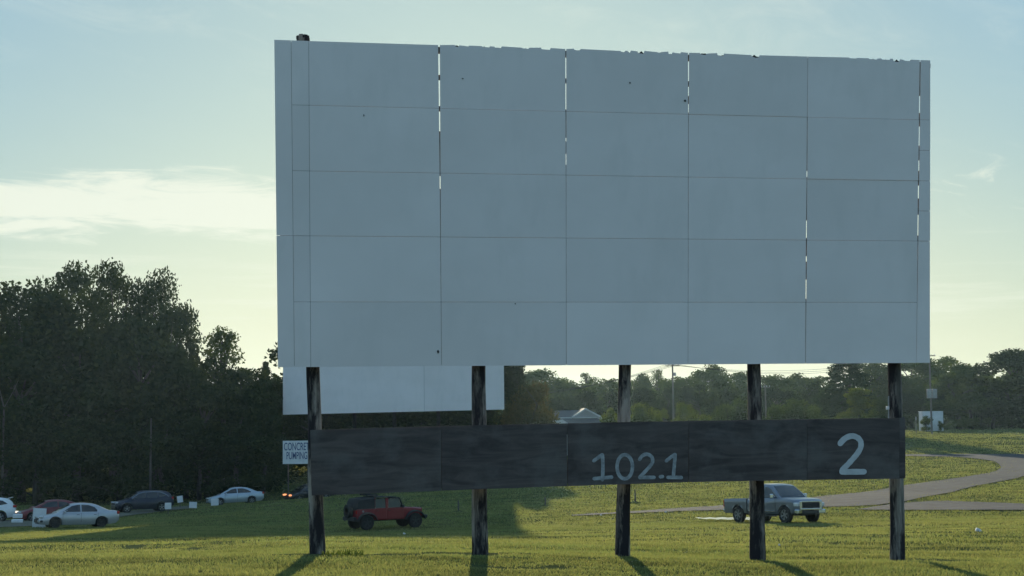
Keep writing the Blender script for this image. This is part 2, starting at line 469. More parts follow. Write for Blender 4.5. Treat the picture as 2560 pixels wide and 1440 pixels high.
def vnoise(x, y):
    xi = np.floor(x).astype(int); yi = np.floor(y).astype(int)
    fx = x - xi; fy = y - yi
    fx = fx * fx * (3 - 2 * fx); fy = fy * fy * (3 - 2 * fy)
    a = _perm[xi & 255, yi & 255]; b = _perm[(xi + 1) & 255, yi & 255]
    c = _perm[xi & 255, (yi + 1) & 255]; d = _perm[(xi + 1) & 255, (yi + 1) & 255]
    return (a * (1 - fx) + b * fx) * (1 - fy) + (c * (1 - fx) + d * fx) * fy - .5
def ground(x, y):
    x = np.asarray(x, float); y = np.asarray(y, float)
    yc = np.clip(y, 22, 1499)
    u = np.clip(x / yc, _gu[0], _gu[-1] - 1e-6)
    s = np.clip(np.log(yc), _gs[0], _gs[-1] - 1e-6)
    i = (s - _gs[0]) / (_gs[1] - _gs[0]); j = (u - _gu[0]) / (_gu[1] - _gu[0])
    i0 = np.clip(np.floor(i).astype(int), 0, len(_gs) - 2); j0 = np.clip(np.floor(j).astype(int), 0, len(_gu) - 2)
    fi = i - i0; fj = j - j0
    z = (_G[i0, j0] * (1 - fj) + _G[i0, j0 + 1] * fj) * (1 - fi) + (_G[i0 + 1, j0] * (1 - fj) + _G[i0 + 1, j0 + 1] * fj) * fi
    t = np.clip((22 - y) / 22, 0, 1)
    z = z + t * 1.1
    amp = np.clip((y - 24) / 10, .4, 1) * np.clip((420 - y) / 200, 0, 1)
    z = z + amp * (.14 * vnoise(x / 9 + 11, y / 6 + 5) + np.clip(1.5 - y / 60, .25, 1) * (.12 * vnoise(x / 3.6 + 40, y / 1.7 + 8) + .05 * vnoise(x / 1.3 + 3, y / .7 + 90)))
    z = z + np.clip((y - 90) / 60, 0, 1) * np.clip((420 - y) / 200, 0, 1) * .30 * vnoise(x / 22 + 70, y / 17 + 33)
    return z
def gz(x, y): return float(ground(np.array([x]), np.array([y]))[0])
def hit(px, py):
    """point where a sight line meets the terrain"""
    d = ray(px, py); D = 20.0
    Ds = np.geomspace(20, 900, 2600)
    g = ground(d.x * Ds, Ds) - d.z * Ds
    k = np.argmax(g > 0) if (g > 0).any() else len(Ds) - 1
    a = Ds[max(k - 1, 0)]; b = Ds[k]
    for _ in range(24):
        m = (a + b) / 2
        if gz(d.x * m, m) > d.z * m: b = m
        else: a = m
    return Vector((d.x * b, b, gz(d.x * b, b)))

def axis(segs):
    out = [segs[0][0]]
    for a, b, st in segs:
        n = max(1, int(round((b - a) / st))); out += [a + (b - a) * (i + 1) / n for i in range(n)]
    return np.array(out)
xs = axis([(-1500, -300, 60), (-300, -90, 7), (-90, -32, 1.6), (-32, 32, .5), (32, 90, 1.2), (90, 300, 7), (300, 1500, 60)])
ys = axis([(-400, -40, 30), (-40, 16, 4), (16, 62, .42), (62, 150, .9), (150, 300, 2.2), (300, 500, 12), (500, 1500, 60)])
GX, GY = np.meshgrid(xs, ys)
GZ = ground(GX.ravel(), GY.ravel())
idx = np.arange(GX.size).reshape(GX.shape)
Fq = np.stack([idx[:-1, :-1], idx[:-1, 1:], idx[1:, 1:], idx[1:, :-1]], -1).reshape(-1, 4)
gme = np_mesh('ground', np.stack([GX.ravel(), GY.ravel(), GZ], 1), Fq, M['ground'], 4)
gme.polygons.foreach_set('use_smooth', [True] * len(gme.polygons))
set_tags(link('ground', gme), 'mown grass field sloping down from the camera', kind='structure')

ROADPOLY = []
def ribbon(name, pairs, mat_, label, lift=.05, kind='structure', cross=5, sub=10):
    A = [hit(*p[0]) for p in pairs]; B = [hit(*p[1]) for p in pairs]
    def dens(P):
        out = []
        n = len(P)
        for i in range(n - 1):
            p0, p1, p2, p3 = P[max(i - 1, 0)], P[i], P[i + 1], P[min(i + 2, n - 1)]
            for k in range(sub):
                t = k / sub
                out.append(.5 * ((2 * p1) + (p2 - p0) * t + (2 * p0 - 5 * p1 + 4 * p2 - p3) * t * t + (3 * p1 - p0 - 3 * p2 + p3) * t ** 3))
        out.append(P[-1]); return out
    A, B = dens(A), dens(B)
    V = []; Q = []
    for i, (a, b) in enumerate(zip(A, B)):
        for k in range(cross + 1):
            p = a.lerp(b, k / cross)
            wv = .35 * float(vnoise(np.array([i * .7 + k * 9.1]), np.array([3.3 + k]))[0]) if k in (0, cross) else 0
            V.append((p.x, p.y + wv, gz(p.x, p.y + wv) + lift))
    for i in range(len(A) - 1):
        for k in range(cross):
            q = i * (cross + 1) + k
            Q.append((q, q + 1, q + cross + 2, q + cross + 1))
    ROADPOLY.append((np.array([[a.x, a.y] for a in A]), np.array([[b.x, b.y] for b in B])))
    me = np_mesh(name, np.array(V), np.array(Q), mat_, 4)
    me.polygons.foreach_set('use_smooth', [True] * len(me.polygons))
    return set_tags(link(name, me), label, kind=kind)

ribbon('road', [((2262, 1137), (2262, 1141)), ((2380, 1136), (2400, 1144)), ((2470, 1136), (2478, 1153)), ((2600, 1138), (2502, 1167)), ((2640, 1165), (2490, 1178)),
                ((2580, 1188), (2430, 1190)), ((2450, 1214), (2330, 1205)), ((2345, 1238), (2190, 1227)), ((2200, 1263), (2060, 1241)), ((1990, 1270), (1940, 1255)),
                ((1810, 1276), (1790, 1266)), ((1690, 1280), (1680, 1273)), ((1580, 1284.5), (1575, 1280)), ((1430, 1291), (1430, 1289))], M['gravel'],
       'grey gravel drive curving through the field on the right', lift=.05)
ribbon('side_road', [((2230, 1262), (2140, 1276)), ((2340, 1254), (2260, 1277)), ((2450, 1257), (2380, 1277)), ((2600, 1262), (2600, 1278)), ((2900, 1266), (2900, 1284))],
       M['gravel'], 'short gravel spur leaving the drive at the right edge', lift=.06)
ribbon('dirt_track', [((-60, 1303), (-60, 1322)), ((60, 1301), (60, 1318)), ((180, 1298), (180, 1312)), ((290, 1283), (290, 1295)), ((400, 1272), (400, 1281)), ((480, 1265), (480, 1272))],
       M['dirt'], 'worn dirt track in the shade in front of the parked cars', lift=.07)

# puddle: flat water behind the pickup's rear wheel
def puddle():
    c = hit(1826, 1303)
    L_ = [hit(x, y) for x, y in [(1738, 1303.6), (1790, 1302.2), (1850, 1301), (1905, 1301.5), (1925, 1303), (1895, 1304.6), (1850, 1305.4), (1800, 1305.4), (1750, 1304.8)]]
    z = sum(p.z for p in L_) / len(L_) + .16
    V = []; n = 48
    for k in range(n):
        t = k / n * len(L_); i = int(t); f = t - i
        p = L_[i % len(L_)].lerp(L_[(i + 1) % len(L_)], f)
        V.append((p.x, p.y + .25 * math.sin(k * 2.1), z))
    mb = MB(); mb.add(V, [tuple(range(n))])
    o = build('puddle', mb, M['water'])
    set_tags(o, 'bright puddle behind the grey pickup', kind='structure')
puddle()

# grass blades over everything the photograph resolves
def in_road(x, y):
    """True where a point lies on one of the ribbons (coarse test by segment quads)"""
    out = np.zeros(len(x), bool)
    for A, B in ROADPOLY:
        for i in range(len(A) - 1):
            q = np.array([A[i], A[i + 1], B[i + 1], B[i]])
            mn, mx = q.min(0), q.max(0)
            c = np.where((x >= mn[0]) & (x <= mx[0]) & (y >= mn[1]) & (y <= mx[1]))[0]
            if not len(c): continue
            ins = np.zeros(len(c), bool); j = 3
            for k in range(4):
                xi, yi = q[k]; xj, yj = q[j]
                cond = ((yi > y[c]) != (yj > y[c])) & (x[c] < (xj - xi) * (y[c] - yi) / (yj - yi + 1e-12) + xi)
                ins ^= cond; j = k
            out[c[ins]] = True
    return out
def grass():
    nt = 230000
    inv = rng.uniform(1 / 265, 1 / 19.5, nt)
    far = rng.random(nt) < .42
    inv[far] = rng.uniform(1 / 265, 1 / 70, far.sum())
    D = 1 / inv
    u = rng.uniform(-.43, .43, nt)
    X = u * D; Y = D
    dens = vnoise(X / 2.2 + 17, Y / 1.4 + 3) + .6 * vnoise(X / .7, Y / .5)
    keep = ((~in_road(X + rng.normal(0, .45, nt), Y + rng.normal(0, 1.1, nt))) | (rng.random(nt) < .05)) & ((dens > -.42) | (D > 48))
    X, Y, D, dens = X[keep], Y[keep], D[keep], dens[keep]
    nb = 5
    X = np.repeat(X, nb); Y = np.repeat(Y, nb); D = np.repeat(D, nb); dens = np.repeat(dens, nb)
    sc = (D / 25) ** .85
    sp = .06 * sc
    X = X + rng.normal(0, 1, len(X)) * sp; Y = Y + rng.normal(0, 1, len(Y)) * sp
    Z = ground(X, Y)
    h = .050 * sc ** .38 * rng.uniform(.5, 1.35, len(X)) * np.clip(1 + 1.1 * dens * np.clip(1.25 - D / 60, .15, 1), .35, 1.9)
    w = .0085 * sc * rng.uniform(.7, 1.4, len(X))
    a = rng.uniform(0, 2 * np.pi, len(X)); ln = rng.uniform(.25, 1.15, len(X)) * h; la = rng.uniform(0, 2 * np.pi, len(X))
    dx = np.cos(a) * w; dy = np.sin(a) * w
    V = np.empty((len(X), 3, 3))
    V[:, 0] = np.stack([X - dx, Y - dy, Z - .01], 1); V[:, 1] = np.stack([X + dx, Y + dy, Z - .01], 1)
    V[:, 2] = np.stack([X + np.cos(la) * ln, Y + np.sin(la) * ln, Z + h], 1)
    me = np_mesh('grass', V.reshape(-1, 3), np.arange(len(X) * 3).reshape(-1, 3), M['grass'], 3)
    set_tags(link('grass', me), 'short mown grass blades covering the field', 'grass', kind='stuff')
grass()

# ------------------------------------------------------------------ trees
def leaves(clumps, n, size, flat=.85, asp=.55, seed=1, up=0.0):
    g = np.random.default_rng(seed)
    C = np.array(clumps); wgt = C[:, 3] ** 2; wgt = wgt / wgt.sum()
    k = g.choice(len(C), n, p=wgt)
    d = g.normal(0, 1, (n, 3)); d /= np.linalg.norm(d, axis=1)[:, None]
    r = C[k, 3] * g.random(n) ** .42 * g.uniform(.85, 1.12, n)
    P = C[k, :3] + d * r[:, None] * np.array([1, 1, flat])
    t = g.normal(0, 1, (n, 3)); t[:, 2] += up; t /= np.linalg.norm(t, axis=1)[:, None]
    b = np.cross(t, g.normal(0, 1, (n, 3))); b /= np.linalg.norm(b, axis=1)[:, None]
    s = size * g.uniform(.55, 1.3, n)[:, None]
    V = np.stack([P - t * s * .5, P + b * s * asp * .5, P + t * s * .5, P - b * s * asp * .5], 1).reshape(-1, 3)
    return V, np.arange(n * 4).reshape(-1, 4)

def tree_meshes(kind, seed, lmat, bmat):
    """unit-ish tree of height 10 and crown width ~6 (kind decides the outline); returns trunk and crown meshes"""
    g = random.Random(seed); H = 10.0
    cl = []; mb = MB()
    if kind == 'broad':
        for i in range(34):
            t = g.random(); z = 1.8 + 7.4 * t
            rad = 2.75 * math.sin(math.pi * min(1, .22 + .72 * (1 - t))) ** .8
            a = g.uniform(0, 6.283); rr = rad * g.uniform(.35, 1.0)
            cl.append((math.cos(a) * rr, math.sin(a) * rr, z, g.uniform(.55, 1.15)))
        cl.append((0, 0, 8.8, 1.0)); cl.append((0, 0, 3.0, 1.6)); cl.append((.3, .2, 6.5, 1.6)); n, sz, trunk = 9500, .31, 3.0
    elif kind == 'round':
        for i in range(32):
            th = math.acos(g.uniform(-1, 1)); a = g.uniform(0, 6.283)
            cl.append((2.1 * math.sin(th) * math.cos(a), 2.1 * math.sin(th) * math.sin(a), 5.3 + 3.7 * math.cos(th), g.uniform(.7, 1.2)))
        n, sz, trunk = 9000, .31, 2.6
    elif kind == 'lumpy':
        for i in range(9):
            a = i * 2.4 + g.uniform(-.4, .4); t = (i + .5) / 9; z = 5.0 + 3.5 * t; rr = 1.9 * (1 - t) ** .5 + .1
            cl.append((math.cos(a) * rr, math.sin(a) * rr, z, g.uniform(.95, 1.4)))
        for i in range(14):
            a = g.uniform(0, 6.283); rr = g.uniform(.3, 2.3)
            cl.append((math.cos(a) * rr, math.sin(a) * rr, g.uniform(1.8, 5.4), g.uniform(.8, 1.3)))
        n, sz, trunk = 15000, .19, 3.0
    elif kind == 'tall':
        for i in range(30):
            t = i / 29; z = 1.4 + 7.8 * t
            a = g.uniform(0, 6.283); rr = g.uniform(.2, 1.7) * (1 - .45 * t)
            cl.append((math.cos(a) * rr, math.sin(a) * rr, z, g.uniform(.5, 1.0)))
        n, sz, trunk = 7600, .28, 3.0
    elif kind == 'airy':
        for i in range(80):
            t = g.random(); z = 1.2 + 8.4 * t
            a = g.uniform(0, 6.283); rr = g.uniform(.2, 2.8) * (1 - .75 * t) + .1
            cl.append((math.cos(a) * rr, math.sin(a) * rr, z, g.uniform(.3, .7)))
        n, sz, trunk = 5600, .2, 3.0
    elif kind == 'bush':
        for i in range(20):
            a = g.uniform(0, 6.283); rr = g.uniform(.2, 2.6); z = g.uniform(1.2, 8.6) * (1 - .12 * rr)
            cl.append((math.cos(a) * rr, math.sin(a) * rr, z, g.uniform(.9, 1.7)))
        n, sz, trunk = 6500, .34, 1.2
    elif kind == 'conifer':
        for i in range(60):
            t = i / 59; z = .9 + 8.9 * t; rr = (2.6 * (1 - t) ** .85 + .08)
            for j in range(7):
                a = g.uniform(0, 6.283); q = rr * g.uniform(.45, 1.0)
                cl.append((math.cos(a) * q, math.sin(a) * q, z - .25 * q, .30 + .26 * (1 - t)))
        n, sz, trunk = 14000, .34, 1.0
    top = 9.4 if kind == 'conifer' else 7.6
    bend = [(g.uniform(-.15, .15) * i, g.uniform(-.15, .15) * i, top * i / 5) for i in range(6)]
    bend[0] = (0, 0, -.35)
    mb.tube(bend, [.24, .20, .16, .12, .08, .03], 7)
    if kind != 'conifer':
        for c in cl[::2]:
            z0 = max(trunk * .7, min(c[2] - 1.2, 6.0)); k = z0 / top * 5; i = int(k); f = k - i
            p0 = Vector(bend[i]).lerp(Vector(bend[min(i + 1, 5)]), f) if z0 > .5 else Vector((0, 0, z0))
            p1 = Vector(c[:3]); md = p0.lerp(p1, .5) + Vector((0, 0, .25))
            mb.tube([p0, md, p1], [.07, .05, .015], 5, cap=False)
    me_t = bpy.data.meshes.new(kind + '_trunk'); me_t.from_pydata(mb.v, [], mb.f); me_t.update(); me_t.materials.append(bmat)
    me_t.polygons.foreach_set('use_smooth', [True] * len(me_t.polygons))
    V, Q = leaves(cl, n, sz, {'conifer': .45, 'lumpy': .62, 'tall': .65}.get(kind, .8), .6 if kind != 'conifer' else .3, seed)
    me_c = np_mesh(kind + '_crown', V, Q, lmat, 4)
    wid = np.percentile(np.abs(V[:, 0]), 97) * 2; hgt = np.percentile(V[:, 2], 99.7)
    return me_t, me_c, wid, hgt
TM = {}
def tm(kind, var, leaf, bark='bark'):
    k = (kind, var, leaf, bark)
    if k not in TM: TM[k] = tree_meshes(kind, 100 + var * 13 + len(kind), M[leaf], M[bark])
    return TM[k]

def tree(name, px, D, top, wpx, kind, var, leaf, label, group=None, cat='tree', bark='bark', depth=1.0):
    me_t, me_c, wid, hgt = tm(kind, var, leaf, bark)
    P = at(px, top, D); x = P.x; z0 = gz(x, D)
    r = thing(name, label, cat, (x, D, z0), group, random.uniform(0, 6.283))
    sx = wpx / F * D / wid; sz = (P.z - z0) / hgt
    r.scale = (sx, sx * depth, sz)
    link('trunk', me_t, r); link('crown', me_c, r)
    return r

# left wood
W1 = 'tall trees of the dark wood on the left'
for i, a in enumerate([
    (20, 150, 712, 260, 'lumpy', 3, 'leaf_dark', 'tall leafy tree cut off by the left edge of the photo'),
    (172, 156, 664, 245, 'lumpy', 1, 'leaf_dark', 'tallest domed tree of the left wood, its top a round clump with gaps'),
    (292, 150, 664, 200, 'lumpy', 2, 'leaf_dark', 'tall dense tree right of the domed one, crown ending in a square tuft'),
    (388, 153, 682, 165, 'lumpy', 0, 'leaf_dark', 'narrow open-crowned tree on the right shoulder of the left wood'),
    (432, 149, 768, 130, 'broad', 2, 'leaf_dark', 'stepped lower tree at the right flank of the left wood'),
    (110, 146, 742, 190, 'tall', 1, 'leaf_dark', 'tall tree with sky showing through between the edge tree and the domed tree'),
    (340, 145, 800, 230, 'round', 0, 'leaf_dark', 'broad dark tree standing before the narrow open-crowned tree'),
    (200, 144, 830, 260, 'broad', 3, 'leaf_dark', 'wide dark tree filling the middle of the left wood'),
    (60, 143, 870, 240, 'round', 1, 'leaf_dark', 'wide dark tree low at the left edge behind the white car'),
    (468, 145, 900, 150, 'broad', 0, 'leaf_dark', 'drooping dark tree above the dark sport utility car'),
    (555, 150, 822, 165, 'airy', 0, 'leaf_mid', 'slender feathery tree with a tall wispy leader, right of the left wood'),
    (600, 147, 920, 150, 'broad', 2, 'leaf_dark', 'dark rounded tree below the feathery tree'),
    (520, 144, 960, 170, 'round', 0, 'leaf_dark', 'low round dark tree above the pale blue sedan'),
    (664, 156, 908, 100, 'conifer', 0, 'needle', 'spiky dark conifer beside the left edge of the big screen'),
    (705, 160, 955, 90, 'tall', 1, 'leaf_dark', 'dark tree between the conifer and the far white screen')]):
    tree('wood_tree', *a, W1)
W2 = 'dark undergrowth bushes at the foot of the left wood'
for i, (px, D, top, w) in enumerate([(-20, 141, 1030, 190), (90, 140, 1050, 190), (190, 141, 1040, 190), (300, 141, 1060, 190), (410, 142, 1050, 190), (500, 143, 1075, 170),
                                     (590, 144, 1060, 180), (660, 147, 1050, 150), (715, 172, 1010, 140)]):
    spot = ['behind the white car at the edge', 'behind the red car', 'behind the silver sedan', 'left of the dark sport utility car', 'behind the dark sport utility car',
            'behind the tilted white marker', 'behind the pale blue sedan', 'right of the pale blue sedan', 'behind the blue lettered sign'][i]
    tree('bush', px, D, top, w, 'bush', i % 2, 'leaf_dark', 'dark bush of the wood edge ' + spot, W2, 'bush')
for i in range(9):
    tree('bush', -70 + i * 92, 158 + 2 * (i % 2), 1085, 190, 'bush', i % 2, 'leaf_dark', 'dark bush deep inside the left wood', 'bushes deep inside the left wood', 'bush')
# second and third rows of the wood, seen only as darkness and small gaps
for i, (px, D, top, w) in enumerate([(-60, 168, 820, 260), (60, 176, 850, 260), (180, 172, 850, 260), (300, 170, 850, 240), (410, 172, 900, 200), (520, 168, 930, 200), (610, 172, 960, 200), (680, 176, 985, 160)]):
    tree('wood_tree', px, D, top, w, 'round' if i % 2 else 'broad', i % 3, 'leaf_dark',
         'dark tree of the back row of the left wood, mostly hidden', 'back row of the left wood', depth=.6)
for i, (px, top, w) in enumerate([(790, 850, 230), (950, 840, 260), (1100, 840, 250), (1215, 850, 190)]):  # trunks show below; unseen crowns raised to block the low sun
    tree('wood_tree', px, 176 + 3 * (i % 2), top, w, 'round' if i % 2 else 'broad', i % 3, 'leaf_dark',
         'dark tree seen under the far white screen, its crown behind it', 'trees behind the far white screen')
for i, (px, top, w) in enumerate([(780, 955, 190), (890, 950, 190), (1040, 950, 200), (1170, 950, 180)]):  # tops raised unseen behind the screen to keep the ridge shaded
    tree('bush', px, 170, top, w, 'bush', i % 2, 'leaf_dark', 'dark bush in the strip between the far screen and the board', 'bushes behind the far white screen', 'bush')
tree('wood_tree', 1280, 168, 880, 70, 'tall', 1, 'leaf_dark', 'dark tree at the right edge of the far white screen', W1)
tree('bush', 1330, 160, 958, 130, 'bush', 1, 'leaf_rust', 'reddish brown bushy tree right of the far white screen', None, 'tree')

# distant tree line in the middle
G1 = 'hazy trees on the distant skyline'
for i, a in enumerate([(1350, 926, 110, 'round', 'broad rounded skyline tree right of the far white screen'),
                       (1412, 950, 80, 'broad', 'lower skyline tree behind the house'),
                       (1472, 934, 75, 'airy', 'open gappy skyline tree left of the third post'),
                       (1528, 950, 75, 'broad', 'skyline tree just left of the third post'),
                       (1592, 938, 70, 'round', 'dark skyline tree just right of the third post'),
                       (1640, 926, 60, 'airy', 'thin gappy skyline tree left of the tall utility pole'),
                       (1705, 944, 80, 'broad', 'skyline tree just right of the tall utility pole'),
                       (1778, 914, 85, 'round', 'highest rounded skyline dome between pole and fourth post'),
                       (1845, 932, 80, 'broad', 'skyline tree just left of the fourth post'),
                       (1932, 938, 80, 'broad', 'skyline tree just right of the fourth post'),
                       (1990, 936, 70, 'round', 'small round skyline tree left of the tall spruce'),
                       (2040, 944, 70, 'broad', 'pale skyline tree touching the tall spruce')]):
    px, top, w, k, lab = a
    tree('distant_tree', px, 285 + 12 * (i % 3), top, w * 1.25, k, i % 3, 'leaf_mid', lab, G1)
G2 = 'middle row of hazy trees'
for i, (px, top, w, lab) in enumerate([(1400, 992, 90, 'low tree right of the reddish bush'), (1450, 978, 90, 'low tree above the house roof'), (1520, 976, 90, 'low dark tree right of the house roof'),
                                       (1600, 972, 90, 'low dark tree right of the third post'), (1665, 968, 80, 'low dark tree behind the tall utility pole'), (1740, 964, 100, 'wide dark tree in the middle gap'),
                                       (1820, 972, 95, 'low dark tree left of the fourth post'), (1945, 968, 90, 'low tree right of the fourth post'), (2020, 958, 90, 'low tree left of the tall spruce'),
                                       (1335, 1000, 90, 'low tree behind the reddish bush'), (1885, 990, 80, 'low tree behind the fourth post')]):
    tree('distant_tree', px, 245 + 8 * (i % 3), top, w * 1.15, 'round' if i % 2 else 'bush', i % 3, 'leaf_dark', 'hazy ' + lab, G2)
G3 = 'sunlit bushes behind the board'
for i, (px, top, w, k, lab) in enumerate([(1527, 1022, 44, 'bush', 'small sunlit bush right of the house'), (1548, 1038, 40, 'bush', 'yellow green bush beside the third post'),
                                          (1600, 1010, 75, 'bush', 'sunlit bush right of the third post'), (1640, 1038, 40, 'bush', 'low yellow bush left of the spiky one'),
                                          (1660, 1022, 34, 'airy', 'spiky yellow plant left of the pole foot'), (1712, 1008, 62, 'bush', 'round sunlit bush right of the pole foot'),
                                          (1760, 1038, 50, 'bush', 'low sunlit bush in the middle gap'), (1812, 1000, 70, 'bush', 'sunlit bush left of the white frame'),
                                          (1850, 985, 70, 'bush', 'sunlit bush behind the white frame'), (1930, 1000, 70, 'bush', 'green bush right of the fourth post'),
                                          (1985, 985, 85, 'bush', 'wide sunlit bush left of the spruce'), (2040, 1000, 60, 'bush', 'narrow sunlit bush at the spruce foot'),
                                          (2140, 972, 62, 'tall', 'bright pointed young tree in front of the spruce'), (2105, 1030, 50, 'bush', 'low bright bush left of the pointed young tree'),
                                          (2185, 1026, 60, 'bush', 'low bright bush right of the pointed young tree'), (2205, 985, 70, 'bush', 'sunlit bush left of the fifth post')]):
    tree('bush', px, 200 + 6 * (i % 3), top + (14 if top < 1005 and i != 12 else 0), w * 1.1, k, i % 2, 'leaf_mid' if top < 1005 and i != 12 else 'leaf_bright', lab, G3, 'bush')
tree('spruce', 2112, 228, 868, 185, 'conifer', 1, 'needle', 'tall dark spruce between the fourth and fifth posts', None)
# right hand woods, beyond the bright field
G4 = 'trees along the far side of the field'
for i, (px, D, top, w, k, leaf, lab) in enumerate([
    (2185, 300, 905, 90, 'broad', 'leaf_mid', 'hazy tree right of the spruce'),
    (2235, 300, 930, 90, 'round', 'leaf_mid', 'hazy tree behind the fifth post'),
    (2275, 310, 903, 110, 'broad', 'leaf_mid', 'tall gappy tree under the right corner of the big screen'),
    (2325, 315, 895, 100, 'broad', 'leaf_mid', 'pale tree rising past the right edge of the big screen'),
    (2392, 268, 908, 115, 'broad', 'leaf_mid', 'leafy sunlit edged tree right of the transformer pole'),
    (2448, 300, 940, 95, 'round', 'leaf_mid', 'lower hazy tree between the two big right hand trees'),
    (2520, 268, 876, 140, 'round', 'leaf_dark', 'tallest leafy tree near the right edge of the photo'),
    (2580, 276, 888, 130, 'broad', 'leaf_mid', 'big tree cut off by the right edge of the photo'),
    (2470, 282, 948, 110, 'broad', 'leaf_dark', 'dark tree left of the tallest right hand tree'),
    (2660, 280, 900, 140, 'round', 'leaf_mid', 'tree just outside the right edge'),
    (2260, 280, 985, 90, 'bush', 'leaf_dark', 'dark low tree right of the fifth post'),
    (2345, 286, 980, 80, 'bush', 'leaf_dark', 'dark low tree behind the white storage box'),
    (2425, 264, 985, 110, 'bush', 'leaf_mid', 'sunlit low tree right of the white storage box'),
    (2480, 262, 1000, 110, 'bush', 'leaf_dark', 'dark low bush under the tallest right hand tree'),
    (2550, 264, 995, 130, 'bush', 'leaf_dark', 'dark low bush at the right edge'),
    (2640, 266, 985, 130, 'bush', 'leaf_dark', 'dark low bush beyond the right edge')]):
    tree('field_tree', px, D, top, w * 1.15, k, i % 3 if k != 'bush' else i % 2, leaf, lab, G4)
tree('bush', 2315, 249, 1040, 26, 'bush', 0, 'leaf_bright', 'small bright shrub in front of the white storage box', None, 'bush')
tree('bush', 2350, 250, 1052, 16, 'bush', 1, 'leaf_bright', 'tiny bright shrub at the right corner of the white storage box', None, 'bush')
# far woods closing the horizon on every side: one mass
def far_wood():
    g = np.random.default_rng(5); cl = []
    for k in range(520):
        a = g.uniform(-.62, .62); D = g.uniform(330, 390)
        x = D * math.tan(a); z = gz(x, D)
        hh = g.uniform(7, 11.5)
        for j in range(3): cl.append((x + g.normal(0, 1.5), D + g.normal(0, 1.5), z + hh * (.35 + .27 * j), g.uniform(2.2, 3.6)))
    V, Q = leaves(cl, 52000, 1.5, .9, .7, 9)
    set_tags(link('far_wood', np_mesh('far_wood', V, Q, M['leaf_mid'], 4)), 'hazy far woods closing the horizon', 'woods', kind='stuff')
far_wood()
# pale bare trunks standing in the dark wood
for i, (pts, D, lab) in enumerate([([(376, 1180), (377, 1120), (378, 1045)], 138.5, 'pale bare trunk standing upright before the dark wood'),
                                   ([(351, 1070), (354, 1030), (357, 995)], 145, 'thin pale leaning trunk high in the dark wood'),
                                   ([(8, 1080), (10, 1020), (-2, 970)], 139, 'pale forked trunk at the left edge of the wood')]):
    P = [at(px, py, D) for px, py in pts]
    b = P[0].copy(); b.z = gz(b.x, D) - .2
    r = thing('dead_tree', lab, 'tree', (b.x, D, gz(b.x, D)), 'pale bare trunks in the left wood')
    mb = MB(); mb.tube([b] + P, [.11, .10, .08, .05], 8)
    build('trunk', mb, M['bark_pale'], r, True, 40)
    if len(P) and i == 2:
        mb = MB(); mb.tube([P[1], P[1] + Vector((.7, .2, 1.4)), P[1] + Vector((1.2, .3, 2.6))], [.05, .04, .015], 6)
        build('branch', mb, M['bark_pale'], r, True, 40)

# ------------------------------------------------------------------ the near drive-in screen
BL = at(695, 918, 27.8); BR = at(2325, 907, 30.08)
EX = (BR - BL); SW = EX.length; EX = EX.normalized()
def solve_tilt():
    best = None
    for k in range(0, 400):
        t = k / 400 * .2
        up = Vector((0, 0, 1)); n = up.cross(EX).normalized()       # n points away from the camera
        e = (up * math.cos(t) - n * math.sin(t)).normalized()
        N_ = e.cross(EX)
        def pl(px, py):
            d = ray(px, py); s = BL.dot(N_) / d.dot(N_); q = d * s - BL
            return q.dot(EX), q.dot(e)
        a0, _ = pl(685, 100); a1, _ = pl(2325, 152)
        err = abs((a1 - a0) - SW)
        if best is None or err < best[0]: best = (err, t)
    return best[1]
TILT = min(solve_tilt(), .10)
_n0 = Vector((0, 0, 1)).cross(EX).normalized()
EY = (Vector((0, 0, 1)) * math.cos(TILT) - _n0 * math.sin(TILT)).normalized()
EN = EY.cross(EX).normalized()                      # away from the camera
def spl(px, py):
    d = ray(px, py); s = BL.dot(EN) / d.dot(EN); q = d * s - BL
    return q.dot(EX), q.dot(EY)
def SP(a, b, d=0.0): return BL + EX * a + EY * b + EN * d
root_loc = hit(1557, 1380)
SCR = thing('drive_in_screen', 'large blank white panelled outdoor film screen on five dark posts with a numbered board', 'film screen', root_loc)

JT = [(685, 100, 695, 918), (727, 103, 736, 917), (771, 105, 777, 917), (1097, 117, 1104, 915), (1414, 125, 1416, 912), (1721, 132, 1720, 910), (2019, 143, 2014, 908), (2300, 152, 2291, 907), (2325, 152, 2325, 907)]
JA = [(spl(x0, y0), spl(x1, y1)) for x0, y0, x1, y1 in JT]
HTOP = (spl(685, 100)[1] + spl(2325, 152)[1]) / 2
ROWB = []
for (xl, yl), (xr, yr) in [((735, 755), (2290, 757)), ((735, 589), (2290, 604)), ((735, 427), (2300, 453)), ((735, 263), (2300, 300))]:
    ROWB.append((spl(xl, yl)[1] + spl(xr, yr)[1]) / 2)
ROWS = [0.0] + ROWB + [HTOP]
def ja(i, b):
    (at_, bt), (ab, bb) = JA[i]
    return ab + (at_ - ab) * (b - bb) / (bt - bb)
